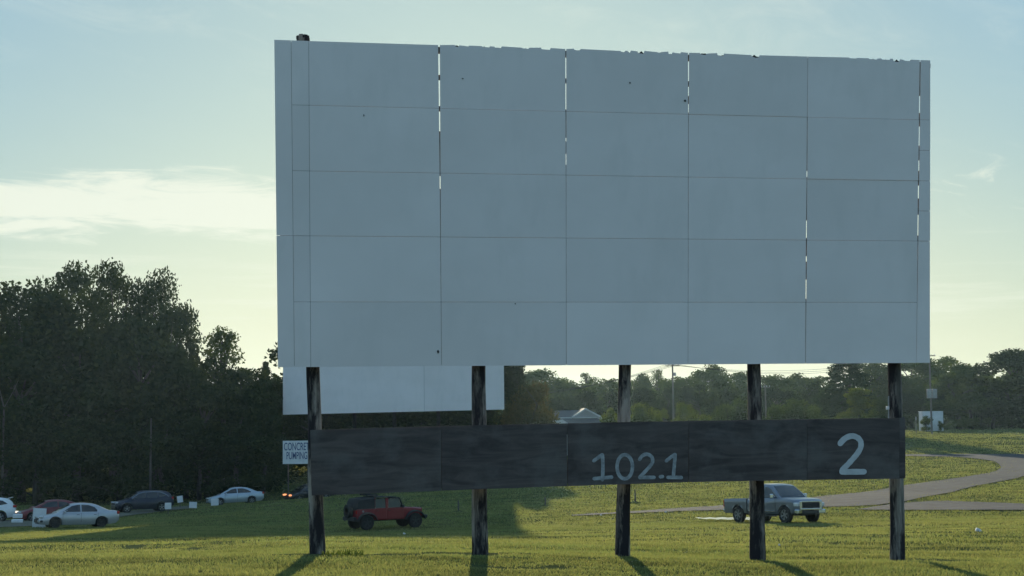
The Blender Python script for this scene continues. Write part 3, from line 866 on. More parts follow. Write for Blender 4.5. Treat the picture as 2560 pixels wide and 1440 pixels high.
# half widths of the vertical joints at each row boundary (bottom to top)
GAP = {3: [.004, .004, .005, .008, .012, .017], 4: [.004, .004, .004, .005, .008, .011], 5: [.004, .004, .004, .004, .006, .012],
       6: [.005, .008, .010, .007, .005, .005], 7: [.004, .005, .010, .011, .011, .010]}
rg = random.Random(4)
def torn_top(a0, a1, b, amount):
    """outline points along the top edge from a1 back to a0, nibbled where the sheet has torn"""
    pts = [(a1, b)]
    if amount > 0:
        a = a1 - rg.uniform(.1, .3)
        while a > a0 + .12:
            w = rg.uniform(.05, .20); d = rg.uniform(.008, .05) * amount
            if rg.random() < .6:
                pts += [(a, b + rg.uniform(-.004, .012)), (a - .015, b - d), (a - w * .5, b - d * rg.uniform(.5, 1.3)), (a - w, b - d * .7), (a - w - .012, b + rg.uniform(-.006, .014))]
            a -= w + rg.uniform(.05, .28)
        pts = [p for p in pts if p[0] > a0 + .03]
    pts.append((a0, b)); return pts
TORN = {2: .0, 3: .8, 4: 1.2, 5: 1.0, 6: 1.0}
for c in range(8):
    rows = [(ROWS[k], ROWS[k + 1], k) for k in range(5)]
    if c == 0: rows = [(ROWS[0], ROWS[2], 0), (ROWS[2], ROWS[5], 4)]
    if c == 7: rows = [(0, ROWS[2], 0), (ROWS[2], (ROWS[2] + ROWS[3]) / 2, 1), ((ROWS[2] + ROWS[3]) / 2, ROWS[3], 2), (ROWS[3], (ROWS[3] + ROWS[4]) / 2, 3), ((ROWS[3] + ROWS[4]) / 2, ROWS[4], 3), (ROWS[4], ROWS[5], 4)]
    for (b0, b1, k) in rows:
        def hw(i, b):
            if i in GAP: return np.interp(b, ROWS, GAP[i])
            return 0.0 if i in (0, 8) else .003
        j = .003
        bb0 = b0 + (0 if k == 0 and b0 == 0 else j); bb1 = b1 - (0 if b1 == HTOP else j)
        poly = [(ja(c, bb0) + hw(c, bb0), bb0), (ja(c + 1, bb0) - hw(c + 1, bb0), bb0)]
        aR = ja(c + 1, bb1) - hw(c + 1, bb1); aL = ja(c, bb1) + hw(c, bb1)
        if b1 == HTOP: poly += torn_top(aL, aR, bb1, TORN.get(c, 0))
        else: poly += [(aR, bb1), (aL, bb1)]
        dz = rg.uniform(-.004, .004); tw = rg.uniform(-.004, .004)
        mb = MB(); mb.prism(poly, lambda a, b, d, dz=dz, tw=tw: SP(a, b, d + dz + tw * (b - b0)), .014)
        build('edge_strip' if c in (0, 1, 7) else 'screen_panel', mb, M['screen'], SCR, True)
# torn backing peeping out along the top
mb = MB()
for c in (3, 4, 5, 6):
    a0, a1 = ja(c, HTOP) + .03, ja(c + 1, HTOP) - .03
    n = 60
    pts = [(a0, HTOP - .16), (a1, HTOP - .16)]
    for i in range(n, -1, -1):
        a = a0 + (a1 - a0) * i / n
        pts.append((a, HTOP - .012 + (rg.uniform(-.02, .022) if rg.random() < .45 else -.02)))
    mb.prism(pts, lambda a, b, d: SP(a, b, d + .021), .012)
build('torn_backing', mb, M['torn'], SCR, True)
# girts (horizontal) and battens behind closed joints
LV = []
for k in range(5):
    LV += [ROWS[k], (ROWS[k] + ROWS[k + 1]) / 2]
LV.append(HTOP)
for i, b in enumerate(LV):
    bc = b + (.06 if i == 0 else (-.10 if i == len(LV) - 1 else 0))
    mb = MB(); mb.prism([(.03, bc - .045), (SW - .03, bc - .045), (SW - .03, bc + .045), (.03, bc + .045)], lambda a, b, d: SP(a, b, d + .075), .09)
    build('girt', mb, M['lumber'], SCR, True)
SKYGAP = {3: [(130, 190), (200, 265), (277, 328), (440, 472)], 4: [(138, 198), (208, 275), (345, 362), (385, 412)], 5: [(145, 203), (216, 240), (260, 286)],
          6: [(428, 449), (552, 598), (642, 655), (700, 748)], 7: [(240, 283), (317, 365), (402, 428), (465, 497), (538, 590)]}
for i in range(1, 8):
    x0, y0, x1, y1 = JT[i]
    gaps = []
    for (ya, yb) in SKYGAP.get(i, []):
        f = lambda y: spl(x0 + (x1 - x0) * (y - y0) / (y1 - y0), y)[1]
        gaps.append((f(yb), f(ya)))
    gaps.sort(); cur = .02; segs = []
    for g0, g1 in gaps:
        if g0 > cur: segs.append((cur, g0))
        cur = g1
    segs.append((cur, HTOP - .03))
    for s0, s1 in segs:
        w = .04; mb = MB()
        mb.prism([(ja(i, s0) - w, s0), (ja(i, s0) + w, s0), (ja(i, s1) + w, s1), (ja(i, s1) - w, s1)], lambda a, b, d: SP(a, b, d + .036), .036)
        build('joint_batten', mb, M['lumber'], SCR, True)

# posts
POSTS = [((793, 1380), (783, 920), (758, 86), 37.5, 33), ((1200, 1384), (1197, 920), (1193, 140), 40, 35), ((1557, 1382), (1562, 920), (1568, 150), 36, 30.5),
         ((1895, 1386), (1884, 915), (1870, 160), 38, 33), ((2244, 1384), (2236, 912), (2225, 170), 36, 33)]
POSTD = []
for i, (b, m_, t, wb, wt) in enumerate(POSTS):
    pm = spl(*m_); base_d = SP(pm[0], 0, .36).y
    pb = at(b[0], b[1], base_d); gzz = gz(pb.x, pb.y)
    pmid = at(m_[0], m_[1], base_d)
    aT, bT = spl(*t)
    ptop = SP(aT, min(bT, HTOP - .25) if i else HTOP + .10, .36)
    dirn = (pmid - pb) / (pmid.z - pb.z)
    base = pb + dirn * (gzz - .5 - pb.z)
    rb = wb / F * base_d / 2; rt = wt / F * base_d / 2
    pts = []; rad = []
    n = 16
    for k in range(n + 1):
        s = k / n; z = base.z + (ptop.z - base.z) * s
        p = pb + dirn * (z - pb.z)
        if z > pmid.z: p = pmid.lerp(ptop, (z - pmid.z) / (ptop.z - pmid.z))
        pts.append(p + Vector((.008 * math.sin(k * 1.7 + i), 0, 0)))
        rad.append(np.interp(z, [pb.z, pmid.z], [rb, rt]) * (1 + .02 * math.sin(k * 2.3 + i * 2)) * (1.05 if z < gzz + .2 else 1))
    mb = MB(); mb.tube(pts, rad, 18)
    if i == 0:
        for q in range(7):
            an = q * .9; mb.box(ptop + Vector((.085 * math.cos(an), .085 * math.sin(an), .01)), (.07, .07, .05 + .05 * rg.random()), an)
    build('post', mb, M['post'], SCR, True, 50)
    POSTD.append((pb, base_d))
# conduit with a socket box on the last post, low cleat on the first
mb = MB(); q = at(2222, 1046, POSTD[4][1] - .02); mb.tube([q, at(2222, 990, q.y)], .018, 8)
mb2 = MB(); c = at(2219, 1020, q.y - .03); mb2.box(c, (.06, .07, .07), 0, 0, .008)
co = build('conduit', mb, M['metal'], SCR, True)
build('socket_box', mb2, M['sign_white'], co, True)
mb = MB(); q = at(775, 1275, POSTD[0][1] - .05); mb.box(q, (.035, .06, .28)); build('cleat', mb, M['lumber'], SCR, True)

# small holes and torn spots in the sheets
for (px, py, w, h) in [(1095, 880, 6, 9), (1712, 253, 7, 6), (909, 289, 3, 6), (1156, 197, 5, 3), (1574, 208, 4, 5), (1288, 760, 4, 3)]:
    a, b = spl(px, py); k = 1 / 130.0
    mb = MB(); mb.prism([(a - w * k / 2, b + h * k * .2), (a - w * k * .1, b - h * k / 2), (a + w * k / 2, b - h * k * .1), (a + w * k * .2, b + h * k / 2), (a - w * k * .3, b + h * k * .45)], lambda a, b, d: SP(a, b, d - .0095), .003)
    build('puncture', mb, M['torn'], SCR, True)
# numbered board
nB = Vector((0, 0, 1)).cross(EX).normalized()
BO = at(775, 1075, 27.62)
def bpl(px, py):
    d = ray(px, py); s = BO.dot(nB) / d.dot(nB); q = d * s - BO
    return q.dot(EX), q.z
def BP(a, b, d=0.0): return BO + EX * a + Vector((0, 0, 1)) * b + nB * d
BXT = [(775, 1075), (1103, 1065), (1418, 1059), (1722, 1053), (2018, 1049), (2249, 1046), (2264, 1045)]
BXB = [(779, 1239), (1104, 1227), (1419, 1216), (1722, 1206), (2018, 1201), (2249, 1198), (2265, 1197)]
PAN = []
for c in range(6):
    A_ = [bpl(*BXB[c]), bpl(*BXB[c + 1]), bpl(*BXT[c + 1]), bpl(*BXT[c])]
    g = .004 if c != 2 and c != 1 else .006
    A_ = [(A_[0][0] + g, A_[0][1]), (A_[1][0] - g, A_[1][1]), (A_[2][0] - g, A_[2][1]), (A_[3][0] + g, A_[3][1])]
    # slightly uneven top and bottom edges
    def edge(p, q_, n=9):
        return [(p[0] + (q_[0] - p[0]) * k / n, p[1] + (q_[1] - p[1]) * k / n + (rg.uniform(-.004, .004) if 0 < k < n else 0)) for k in range(n)]
    poly = edge(A_[0], A_[1]) + edge(A_[1], A_[2]) + edge(A_[2], A_[3]) + edge(A_[3], A_[0])
    dd = rg.uniform(-.004, .004) if c < 5 else .012
    mb = MB(); mb.prism(poly, lambda a, b, d: BP(a, b, d + dd), .02)
    PAN.append((build('board_panel' if c < 5 else 'board_end', mb, M['board'], SCR, True), dd))
# rails behind the board; the joint between second and third sheet stays open in its upper half
for fr in (.12, .88):
    mb = MB()
    P0 = [bpl(*BXB[0]), bpl(*BXB[6]), bpl(*BXT[6]), bpl(*BXT[0])]
    lo = (P0[0][1] + (P0[3][1] - P0[0][1]) * fr, P0[1][1] + (P0[2][1] - P0[1][1]) * fr)
    mb.prism([(P0[0][0] + .02, lo[0] - .045), (P0[1][0] - .02, lo[1] - .045), (P0[1][0] - .02, lo[1] + .045), (P0[0][0] + .02, lo[0] + .045)], lambda a, b, d: BP(a, b, d + .028), .06)
    build('board_rail', mb, M['lumber'], SCR, True)
for c in (1, 2, 3, 4):
    lo, hi = bpl(*BXB[c]), bpl(*BXT[c])
    rngs = [(.06, .42)] if c == 2 else [(.03, .97)]
    if c == 2: rngs += [(.86, .97)]
    for f0, f1 in rngs:
        mb = MB(); p = lambda f: (lo[0] + (hi[0] - lo[0]) * f, lo[1] + (hi[1] - lo[1]) * f)
        (a0, b0), (a1, b1) = p(f0), p(f1)
        mb.prism([(a0 - .045, b0), (a0 + .045, b0), (a1 + .045, b1), (a1 - .045, b1)], lambda a, b, d: BP(a, b, d + .09), .02)
        build('board_batten', mb, M['lumber'], SCR, True)

def stroke(mb, pts, width, off, fmap, ends=6):
    """a brush stroke as a flat ribbon with round ends"""
    P = [Vector((p[0], p[1])) for p in pts]
    L_ = []; R_ = []
    for i, p in enumerate(P):
        t = (P[min(i + 1, len(P) - 1)] - P[max(i - 1, 0)]).normalized(); n = Vector((-t.y, t.x))
        w = width / 2 * (1 + rg.uniform(-.06, .06))
        L_.append(p + n * w); R_.append(p - n * w)
    def cap(p, a, b, t):
        out = []
        a0 = math.atan2((a - p).y, (a - p).x)
        for k in range(1, ends):
            an = a0 - math.pi * k / ends
            out.append(p + Vector((math.cos(an), math.sin(an))) * (width / 2) * .92)
        return out
    poly = L_ + cap(P[-1], L_[-1], R_[-1], None) + R_[::-1] + cap(P[0], R_[0], L_[0], None)
    n = len(P)
    b = len(mb.v)
    mb.v += [tuple(fmap(p.x, p.y, off)) for p in L_] + [tuple(fmap(p.x, p.y, off)) for p in R_]
    for i in range(n - 1): mb.f.append((b + i, b + n + i, b + n + i + 1, b + i + 1))
    for (e, A_, B_) in ((n - 1, L_, R_), (0, R_, L_)):
        c = [A_[e]] + cap(P[e], A_[e], B_[e], None) + [B_[e]]
        bb = len(mb.v); mb.v += [tuple(fmap(p.x, p.y, off + .0002)) for p in c]; mb.f.append(tuple(range(bb, bb + len(c))))
def smooth_path(pts, sub=5):
    P = [Vector(p) for p in pts]; out = []
    for i in range(len(P) - 1):
        p0, p1, p2, p3 = P[max(i - 1, 0)], P[i], P[i + 1], P[min(i + 2, len(P) - 1)]
        for k in range(sub):
            t = k / sub
            out.append(.5 * ((2 * p1) + (p2 - p0) * t + (2 * p0 - 5 * p1 + 4 * p2 - p3) * t * t + (3 * p1 - p0 - 3 * p2 + p3) * t ** 3))
    out.append(P[-1]); return out
def paint(strokes, wpx, ox, oy, k, name, mat_, panel):
    mb = MB(); dd = panel[1]
    for i, st in enumerate(strokes):
        pts = [bpl(ox + x / k, oy + y / k) for x, y in st]
        if len(pts) > 2: pts = [tuple(p) for p in smooth_path(pts)]
        else:
            (a0, b0), (a1, b1) = pts; pts = [(a0 + (a1 - a0) * q / 6, b0 + (b1 - b0) * q / 6) for q in range(7)]
        stroke(mb, pts, wpx / F * 28.6, dd - .003 - .0012 * i, BP)
    build(name, mb, mat_, panel[0], True)
paint([[(1008, 648), (1075, 575), (1150, 528), (1240, 512), (1330, 548), (1382, 620), (1378, 720), (1328, 815), (1250, 912), (1150, 1022), (1062, 1112), (1040, 1160)], [(1040, 1158), (1445, 1155)]],
      14.6, 1960, 1020, 7.2, 'numeral', M['letter'], PAN[4])
ell = [(1175 + 112 * math.cos(t), 975 + 175 * math.sin(t)) for t in np.linspace(-1.5, 4.75, 22)]
paint([[(725, 888), (790, 840), (848, 800)], [(850, 805), (858, 980), (850, 1165)], [(728, 1148), (985, 1126)], ell,
       [(1390, 868), (1430, 815), (1500, 793), (1565, 830), (1580, 900), (1540, 970), (1470, 1045), (1395, 1125)], [(1392, 1132), (1602, 1130)],
       [(1690, 1120), (1725, 1118)], [(1778, 890), (1840, 840), (1905, 797)], [(1908, 800), (1892, 980), (1880, 1128)], [(1800, 1130), (1998, 1132)]],
      9.0, 1360, 1000, 5.82, 'frequency_number', M['chalk'], PAN[2])

# ------------------------------------------------------------------ far screen and lettered sign
D2 = 150.0
a_, b_ = at(707, 1037, D2), at(1261, 1024, D2 + 2)
S2 = thing('far_screen', 'second white film screen farther off, only its lower strip showing under the big one', 'film screen', (a_.x, D2, gz(a_.x, D2)))
e2 = (Vector((b_.x, b_.y, 0)) - Vector((a_.x, a_.y, 0))); w2 = e2.length; e2.normalize(); n2 = Vector((0, 0, 1)).cross(e2)
def P2(a, b, d=0.0): return Vector((a_.x, a_.y, 0)) + e2 * a + Vector((0, 0, a_.z + (b_.z - a_.z) * a / w2 + b)) + n2 * d
xj = [0, (1059 - 707) / 554 * w2, w2]
for c in range(2):
    for r in range(3):
        mb = MB(); h0, h1 = r * 4.8, (r + 1) * 4.8
        mb.prism([(xj[c] + .01, h0 + .01), (xj[c + 1] - .01, h0 + .01), (xj[c + 1] - .01, h1), (xj[c] + .01, h1)], lambda a, b, d: P2(a, b, d + .01 * c), .06)
        build('screen_panel', mb, M['screen'], S2, True)
for f in (.135, .32, .50, .70, .885):
    p = P2(w2 * f, 0, .35); mb = MB(); mb.tube([(p.x, p.y, gz(p.x, p.y) - .5), (p.x, p.y, p.z + 13.8)], [.2, .15], 12)
    build('post', mb, M['dark_post'], S2, True, 40)
mb = MB()
for k in range(7): mb.prism([(.1, .15 + k * 2.3), (w2 - .1, .15 + k * 2.3), (w2 - .1, .33 + k * 2.3), (.1, .33 + k * 2.3)], lambda a, b, d: P2(a, b, d + .09), .1)
build('girts', mb, M['lumber'], S2, True)

def text_part(name, body, size, center, ex, up, mat_, parent, depth, width):
    cu = bpy.data.curves.new(name, 'FONT'); cu.body = body; cu.size = size; cu.align_x = 'CENTER'; cu.align_y = 'CENTER'; cu.extrude = depth; cu.offset = size * .004
    to = bpy.data.objects.new(name, cu); COL.objects.link(to)
    me = bpy.data.meshes.new_from_object(to.evaluated_get(bpy.context.evaluated_depsgraph_get()))
    bpy.data.objects.remove(to)
    ez = ex.cross(up)
    X_ = [v.co.x for v in me.vertices]; squeeze = width / (max(X_) - min(X_))
    for v in me.vertices: v.co = Vector(center) + ex * v.co.x * squeeze + up * v.co.y + ez * v.co.z - WL[parent.name]
    me.materials.clear(); me.materials.append(mat_)
    return link(name, me, parent)
q0 = at(707, 1160, 139.0); q1 = at(783, 1158, 139.0); qt = at(707, 1102, 139.0)
SG = thing('lettered_sign', 'white sign with blue capital lettering standing behind the left post', 'sign', (q0.x + 1, 139, gz(q0.x + 1, 139)))
mb = MB(); mb.box(((q0.x + q1.x) / 2, 139, (q0.z + qt.z) / 2), (q1.x - q0.x, .06, qt.z - q0.z)); build('sign_face', mb, M['sign_white'], SG, True)
for x in (q0.x + .5, q1.x - .5):
    mb = MB(); mb.tube([(x, 139.12, gz(x, 139) - .3), (x, 139.12, qt.z - .1)], .06, 8); build('leg', mb, M['lumber'], SG, True)
cx = (q0.x + q1.x) / 2
hs = qt.z - q0.z
text_part('lettering', 'CONCRETE', hs * .47, (cx, 138.955, q0.z + hs * .73), Vector((1, 0, 0)), Vector((0, 0, 1)), M['sign_blue'], SG, .008, (q1.x - q0.x) * .92)
text_part('lettering', 'PUMPING', hs * .45, (cx - .1, 138.955, q0.z + hs * .34), Vector((1, 0, 0)), Vector((0, 0, 1)), M['sign_blue'], SG, .008, (q1.x - q0.x) * .68)

# ------------------------------------------------------------------ vehicles
def place(root, px, py, heading, D=None):
    """stand a vehicle on the terrain, tilted with it; returns nothing"""
    p = hit(px, py) if D is None else Vector((ray(px, py).x * D, D, gz(ray(px, py).x * D, D)))
    c, s = math.cos(heading), math.sin(heading)
    a = 1.4; w = .8
    zf = gz(p.x + c * a, p.y + s * a); zb = gz(p.x - c * a, p.y - s * a)
    zl = gz(p.x - s * w, p.y + c * w); zr = gz(p.x + s * w, p.y - c * w)
    fx = Vector((c * 2 * a, s * 2 * a, zf - zb)).normalized(); fy = Vector((-s * 2 * w, c * 2 * w, zl - zr)).normalized()
    up = fx.cross(fy).normalized(); fy = up.cross(fx)
    m4 = Matrix.Identity(4)
    for i in range(3): m4[i][0] = fx[i]; m4[i][1] = fy[i]; m4[i][2] = up[i]
    z = (zf + zb + zl + zr) / 4
    m4.translation = (p.x, p.y, z + .01)
    root.matrix_world = m4
    return p

def wheel(root, x, y, r, w, spokes=5, rim='alloy', out=1):
    mb = MB(); k = w / 2
    mb.lathe([(r * .62, -k * .9), (r * .9, -k), (r * .985, -k * .7), (r, 0), (r * .985, k * .7), (r * .9, k), (r * .62, k * .9), (r * .60, k * .5), (.001, k * .5), (.001, -k * .5), (r * .60, -k * .5), (r * .62, -k * .9)], (x, y, r), 26)
    wh = build('wheel', mb, M['rubber'], root, smooth=50)
    mb = MB(); yo = y + out * k * .78
    mb.lathe([(r * .57, yo - y - out * .05), (r * .64, yo - y), (r * .60, yo - y + out * .008), (r * .57, yo - y - out * .02)], (x, y, r), 26)
    for s in range(spokes):
        a = 2 * math.pi * s / spokes + .3
        for q in (-.10, .10):
            c = Vector((x + math.cos(a + q) * r * .34, yo - out * .015, r + math.sin(a + q) * r * .34))
            mb.box(c, (r * .52, .03, r * .085), 0, -(a + q))
    mb.lathe([(.001, yo - y + out * .012), (r * .15, yo - y + out * .005), (r * .15, yo - y - out * .05)], (x, y, r), 12)
    build('rim', mb, M[rim], wh, smooth=40)
    return wh

def interp(pts, x):
    xs_ = [p[0] for p in pts]; return float(np.interp(x, xs_, [p[1] for p in pts]))
def sinterp(pts, x):
    xs_ = [p[0] for p in pts]; ys_ = [p[1] for p in pts]
    i = max(0, min(len(xs_) - 2, int(np.searchsorted(xs_, x)) - 1))
    x0, x1 = xs_[i], xs_[i + 1]; t = min(1, max(0, (x - x0) / (x1 - x0 + 1e-9)))
    m = lambda j: 0 if j <= 0 or j >= len(xs_) - 1 else (ys_[j + 1] - ys_[j - 1]) / (xs_[j + 1] - xs_[j - 1])
    h = x1 - x0
    return (2 * t ** 3 - 3 * t * t + 1) * ys_[i] + (t ** 3 - 2 * t * t + t) * h * m(i) + (-2 * t ** 3 + 3 * t * t) * ys_[i + 1] + (t ** 3 - t * t) * h * m(i + 1)

def half_ring(pts):
    """mirror a list of (y, z) from bottom centre to top centre into a closed ring at given x"""
    return pts

def body_loft(P):
    """lower body with wheel arches; x forward"""
    rings = []
    L, W = P['L'], P['W']
    x0, x1 = -L / 2, L / 2
    st = list(np.linspace(x0, x1, 90)) + [x0 + .015, x0 + .05, x1 - .05, x1 - .015]
    for ax in P['axles']:
        for q in np.linspace(-1, 1, 15): st.append(ax + q * P['arch'])
    st = sorted(set(round(v, 4) for v in st))
    for x in st:
        w = W / 2 * sinterp(P['plan'], (x - x0) / L)
        zn = sinterp(P['under'], x); zt = sinterp(P['deck'], x)
        za = zn
        for ax in P['axles']:
            d = abs(x - ax)
            if d < P['arch']: za = max(za, P['wr'] + math.sqrt(max(P['arch'] ** 2 - d * d, 0)) * P.get('archz', 1.0))
        h = zt - zn
        prof = [(.60, 0.0), (.93, 0.0), (.975, .10), (1.0, .42), (1.0, .58), (.985, .76), (.955, .90), (.90, .965), (.78, .99), (.4, 1.012), (0, 1.018)]
        half = [(w * a, max(zn + h * b, min(za, zt - .05)) if b < .93 else zn + h * b) for a, b in prof]
        ring = [(x, -y, z) for y, z in half] + [(x, y, z) for y, z in half[-2::-1]]
        rings.append(ring)
    mb = MB(); mb.loft(rings); return mb

def cabin_y(P, z):
    t = (z - P['zb']) / (P['zr'] - P['zb'])
    return P['W'] / 2 * (P['cw0'] + (P['cw1'] - P['cw0']) * min(1.05, max(-.2, t)) ** 1.0)

def cabin_loft(P):
    prof = P['cabin']; rings = []
    xsn = sorted(set(list(np.linspace(prof[0][0], prof[-1][0], 46)) + [p[0] for p in prof]))
    for x in xsn:
        zr = max(sinterp(prof, x), P['zb'] - .02); zb = P['zb'] - .04
        f = 1 - .10 * (max(0, abs((x - (prof[0][0] + prof[-1][0]) / 2) / ((prof[-1][0] - prof[0][0]) / 2)) - .6) / .4) ** 2
        half = []
        for t in (0, .5, .92): half.append((cabin_y(P, zb + (zr - zb) * t) * f, zb + (zr - zb) * t))
        y = cabin_y(P, zr) * f
        half += [(y * .94, zr + .0), (y * .6, zr + .025), (0, zr + .035)]
        rings.append([(x, -a, b) for a, b in half] + [(x, a, b) for a, b in half[-2::-1]])
    mb = MB(); mb.loft(rings); return mb

def glass_side(P, poly, side, off=.010):
    prof = P['cabin']; cxm = (prof[0][0] + prof[-1][0]) / 2; hl = (prof[-1][0] - prof[0][0]) / 2
    mb = MB(); b = 0; V = []
    # subdivide edges so the pane follows the body
    pts = []
    for i, p in enumerate(poly):
        q = poly[(i + 1) % len(poly)]
        for k in range(4): pts.append((p[0] + (q[0] - p[0]) * k / 4, p[1] + (q[1] - p[1]) * k / 4))
    c = (sum(p[0] for p in pts) / len(pts), sum(p[1] for p in pts) / len(pts))
    def Y(x, z):
        f = 1 - .10 * (max(0, abs((x - cxm) / hl) - .6) / .4) ** 2
        return side * (cabin_y(P, z) * f + off)
    V = [(c[0], Y(*c), c[1])] + [(x, Y(x, z), z) for x, z in pts]
    Fc = [(0, 1 + i, 1 + (i + 1) % len(pts)) for i in range(len(pts))]
    mb.add(V, Fc); return mb

def glass_end(P, xa, xb, wf=.86, off=.012):
    """windscreen or rear glass between two x stations of the cabin profile"""
    prof = P['cabin']; cxm = (prof[0][0] + prof[-1][0]) / 2; hl = (prof[-1][0] - prof[0][0]) / 2
    mb = MB(); rows = []
    sgn = 1 if (xa + xb) / 2 > cxm else -1
    for k in range(9):
        x = xa + (xb - xa) * k / 8; z = sinterp(prof, x)
        f = 1 - .10 * (max(0, abs((x - cxm) / hl) - .6) / .4) ** 2
        y = cabin_y(P, z) * f * wf
        rows.append([(x + sgn * off, y * t, z + off + .035 * (1 - abs(t)) ** .6 * .9) for t in (-1, -.6, -.25, 0, .25, .6, 1)])
    mb.loft(rows, close=False, caps=False); return mb

def side_strip(root, name, mat_, P, x0, x1, z0, z1, off=.006, sides=(-1, 1), t=.02):
    for s in sides:
        mb = MB(); xm = (x0 + x1) / 2
        w = P['W'] / 2 * sinterp(P['plan'], (xm + P['L'] / 2) / P['L'])
        mb.box((xm, s * (w + off - t / 2), (z0 + z1) / 2), (abs(x1 - x0), t, z1 - z0), 0, 0, .006)
        build(name, mb, mat_, root)

PLAN = [(0, .80), (.03, .90), (.10, .97), (.3, 1.0), (.7, 1.0), (.88, .965), (.96, .88), (1, .74)]

def car(root, P, paint):
    bd = build('body', body_loft(P), paint, root, smooth=35)
    build('roof', cabin_loft(P), paint, bd, smooth=38)
    # dark inner tub so nothing shows through the arches
    mb = MB(); mb.box((0, 0, .42), (P['L'] * .93, P['W'] * .62, .36)); build('underbody', mb, M['plastic'], root)
    ends = P['glass_ends']
    build('windscreen', glass_end(P, *ends[1]), M['glass'], root, smooth=60)
    build('rear_window', glass_end(P, *ends[0]), M['glass'], root, smooth=60)
    for poly in P['windows']:
        for s in (-1, 1): build('side_window', glass_side(P, poly, s), M['glass'], root)
    yw = P['W'] / 2 - .13
    for ax in P['axles']:
        for s in (-1, 1): wheel(root, ax, s * yw, P['wr'], P.get('tw', .21), P.get('spokes', 5), P.get('rim', 'alloy'), s)
    L2 = P['L'] / 2
    for x in P['seams']:
        for s in (-1, 1):
            mb = MB(); w = P['W'] / 2
            zb = P['zb']; mb.box((x, s * (w - .0), (.33 + zb) / 2), (.014, .012, zb - .36)); build('door_seam', mb, M['seam'], root)
    for x in P['handles']:
        for s in (-1, 1):
            mb = MB(); mb.box((x, s * (P['W'] / 2 - .008), P['zb'] - .12), (.17, .035, .028), 0, 0, .01); build('door_handle', mb, P.get('handle_mat', paint), root)
    for s in (-1, 1):
        mb = MB(); mx = P['mirror']; mb.box((mx, s * (P['W'] / 2 + .07), P['zb'] + .06), (.13, .18, .12), 0, 0, .03); build('mirror', mb, paint, root)
    hz = P['lampz']
    for s in (-1, 1):
        mb = MB(); mb.box((L2 - P.get('hin', .16), s * P['W'] * .345, hz), (.26, .34, .13), s * -.42, 0, .035); build('headlight', mb, P.get('headlamp', M['lamp_clear']), root)
        mb = MB(); mb.box((-L2 + .10, s * P['W'] * .385, P['tailz']), (.18, .24, .17), s * .35, 0, .03); build('tail_light', mb, M['lamp_red'], root)
    mb = MB(); mb.box((L2 - .02, 0, hz - .10), (.06, P['W'] * .42, .10), 0, 0, .015); build('grille', mb, M['plastic'], root)
    mb = MB(); mb.box((L2 - .035, 0, .33), (.07, P['W'] * .62, .12), 0, 0, .02); build('lower_grille', mb, M['plastic'], root)
    return bd

SED = dict(L=4.68, W=1.75, wr=.315, arch=.385, axles=(1.42, -1.28), plan=PLAN, zb=.90, zr=1.45, cw0=.95, cw1=.66,
           under=[(-2.34, .42), (-2.1, .26), (-1, .20), (1, .20), (2.1, .22), (2.34, .30)],
           deck=[(-2.34, .80), (-2.25, .97), (-1.9, 1.02), (-1.4, .99), (0, .92), (.95, .93), (1.5, .84), (2.05, .70), (2.25, .60), (2.34, .50)],
           cabin=[(-1.85, .99), (-1.55, 1.10), (-.95, 1.36), (-.5, 1.43), (0, 1.445), (.35, 1.41), (.75, 1.24), (1.15, 1.03), (1.32, .92)],
           glass_ends=((-1.72, -.98), (.52, 1.24)),
           windows=[[(1.02, .95), (.95, 1.0), (.45, 1.30), (.12, 1.36), (-.02, 1.36), (-.02, .95)], [(-.09, .95), (-.09, 1.36), (-.5, 1.345), (-.86, 1.22), (-1.02, 1.03), (-1.0, .95)]],
           seams=(1.0, -.06, -1.05), handles=(.12, -.88), mirror=.92, lampz=.66, tailz=.88, handle_mat=M['plastic'])
# pale silver sedan, nose damaged, nearest of the parked row
r = thing('sedan', 'silver four door sedan with a broken dark front bumper beside a leaning white sheet', 'car')
S1 = dict(SED, rim='plastic', spokes=7)
car(r, S1, M['p_silver'])
mb = MB(); mb.box((2.31, -.30, .45), (.12, .9, .22), 0, 0, .03); mb.box((2.20, .55, .42), (.16, .5, .12), 0, 0, .03); build('damaged_bumper', mb, M['plastic'], r)
mb = MB(); mb.box((-2.26, 0, .62), (.06, .5, .12), 0, 0, .01); build('number_plate', mb, M['sign_white'], r)
place(r, 192, 1316, math.radians(208), D=89.5)
# pale blue sedan
r = thing('sedan', 'pale blue four door sedan at the foot of the dark wood', 'car')
S2_ = dict(SED, L=4.72, W=1.82, zr=1.47, cw1=.68, spokes=6, handle_mat=M['p_ice'],
           deck=[(-2.36, .82), (-2.26, .98), (-1.9, 1.02), (-1.3, 1.0), (0, .94), (.95, .95), (1.5, .88), (2.05, .76), (2.26, .64), (2.36, .52)],
           under=[(-2.36, .40), (-2.1, .26), (-1, .22), (1, .22), (2.1, .24), (2.36, .32)],
           cabin=[(-1.95, 1.0), (-1.6, 1.12), (-1.0, 1.37), (-.5, 1.45), (0, 1.46), (.35, 1.42), (.75, 1.27), (1.2, 1.05), (1.42, .94)],
           windows=[[(1.08, .98), (1.0, 1.03), (.45, 1.31), (.12, 1.37), (-.04, 1.37), (-.04, .98)], [(-.10, .98), (-.10, 1.37), (-.6, 1.35), (-.98, 1.21), (-1.25, 1.04), (-1.2, .98)]], glass_ends=((-1.8, -1.02), (.55, 1.32)))
car(r, S2_, M['p_ice'])
place(r, 588, 1262, math.radians(201), D=128)
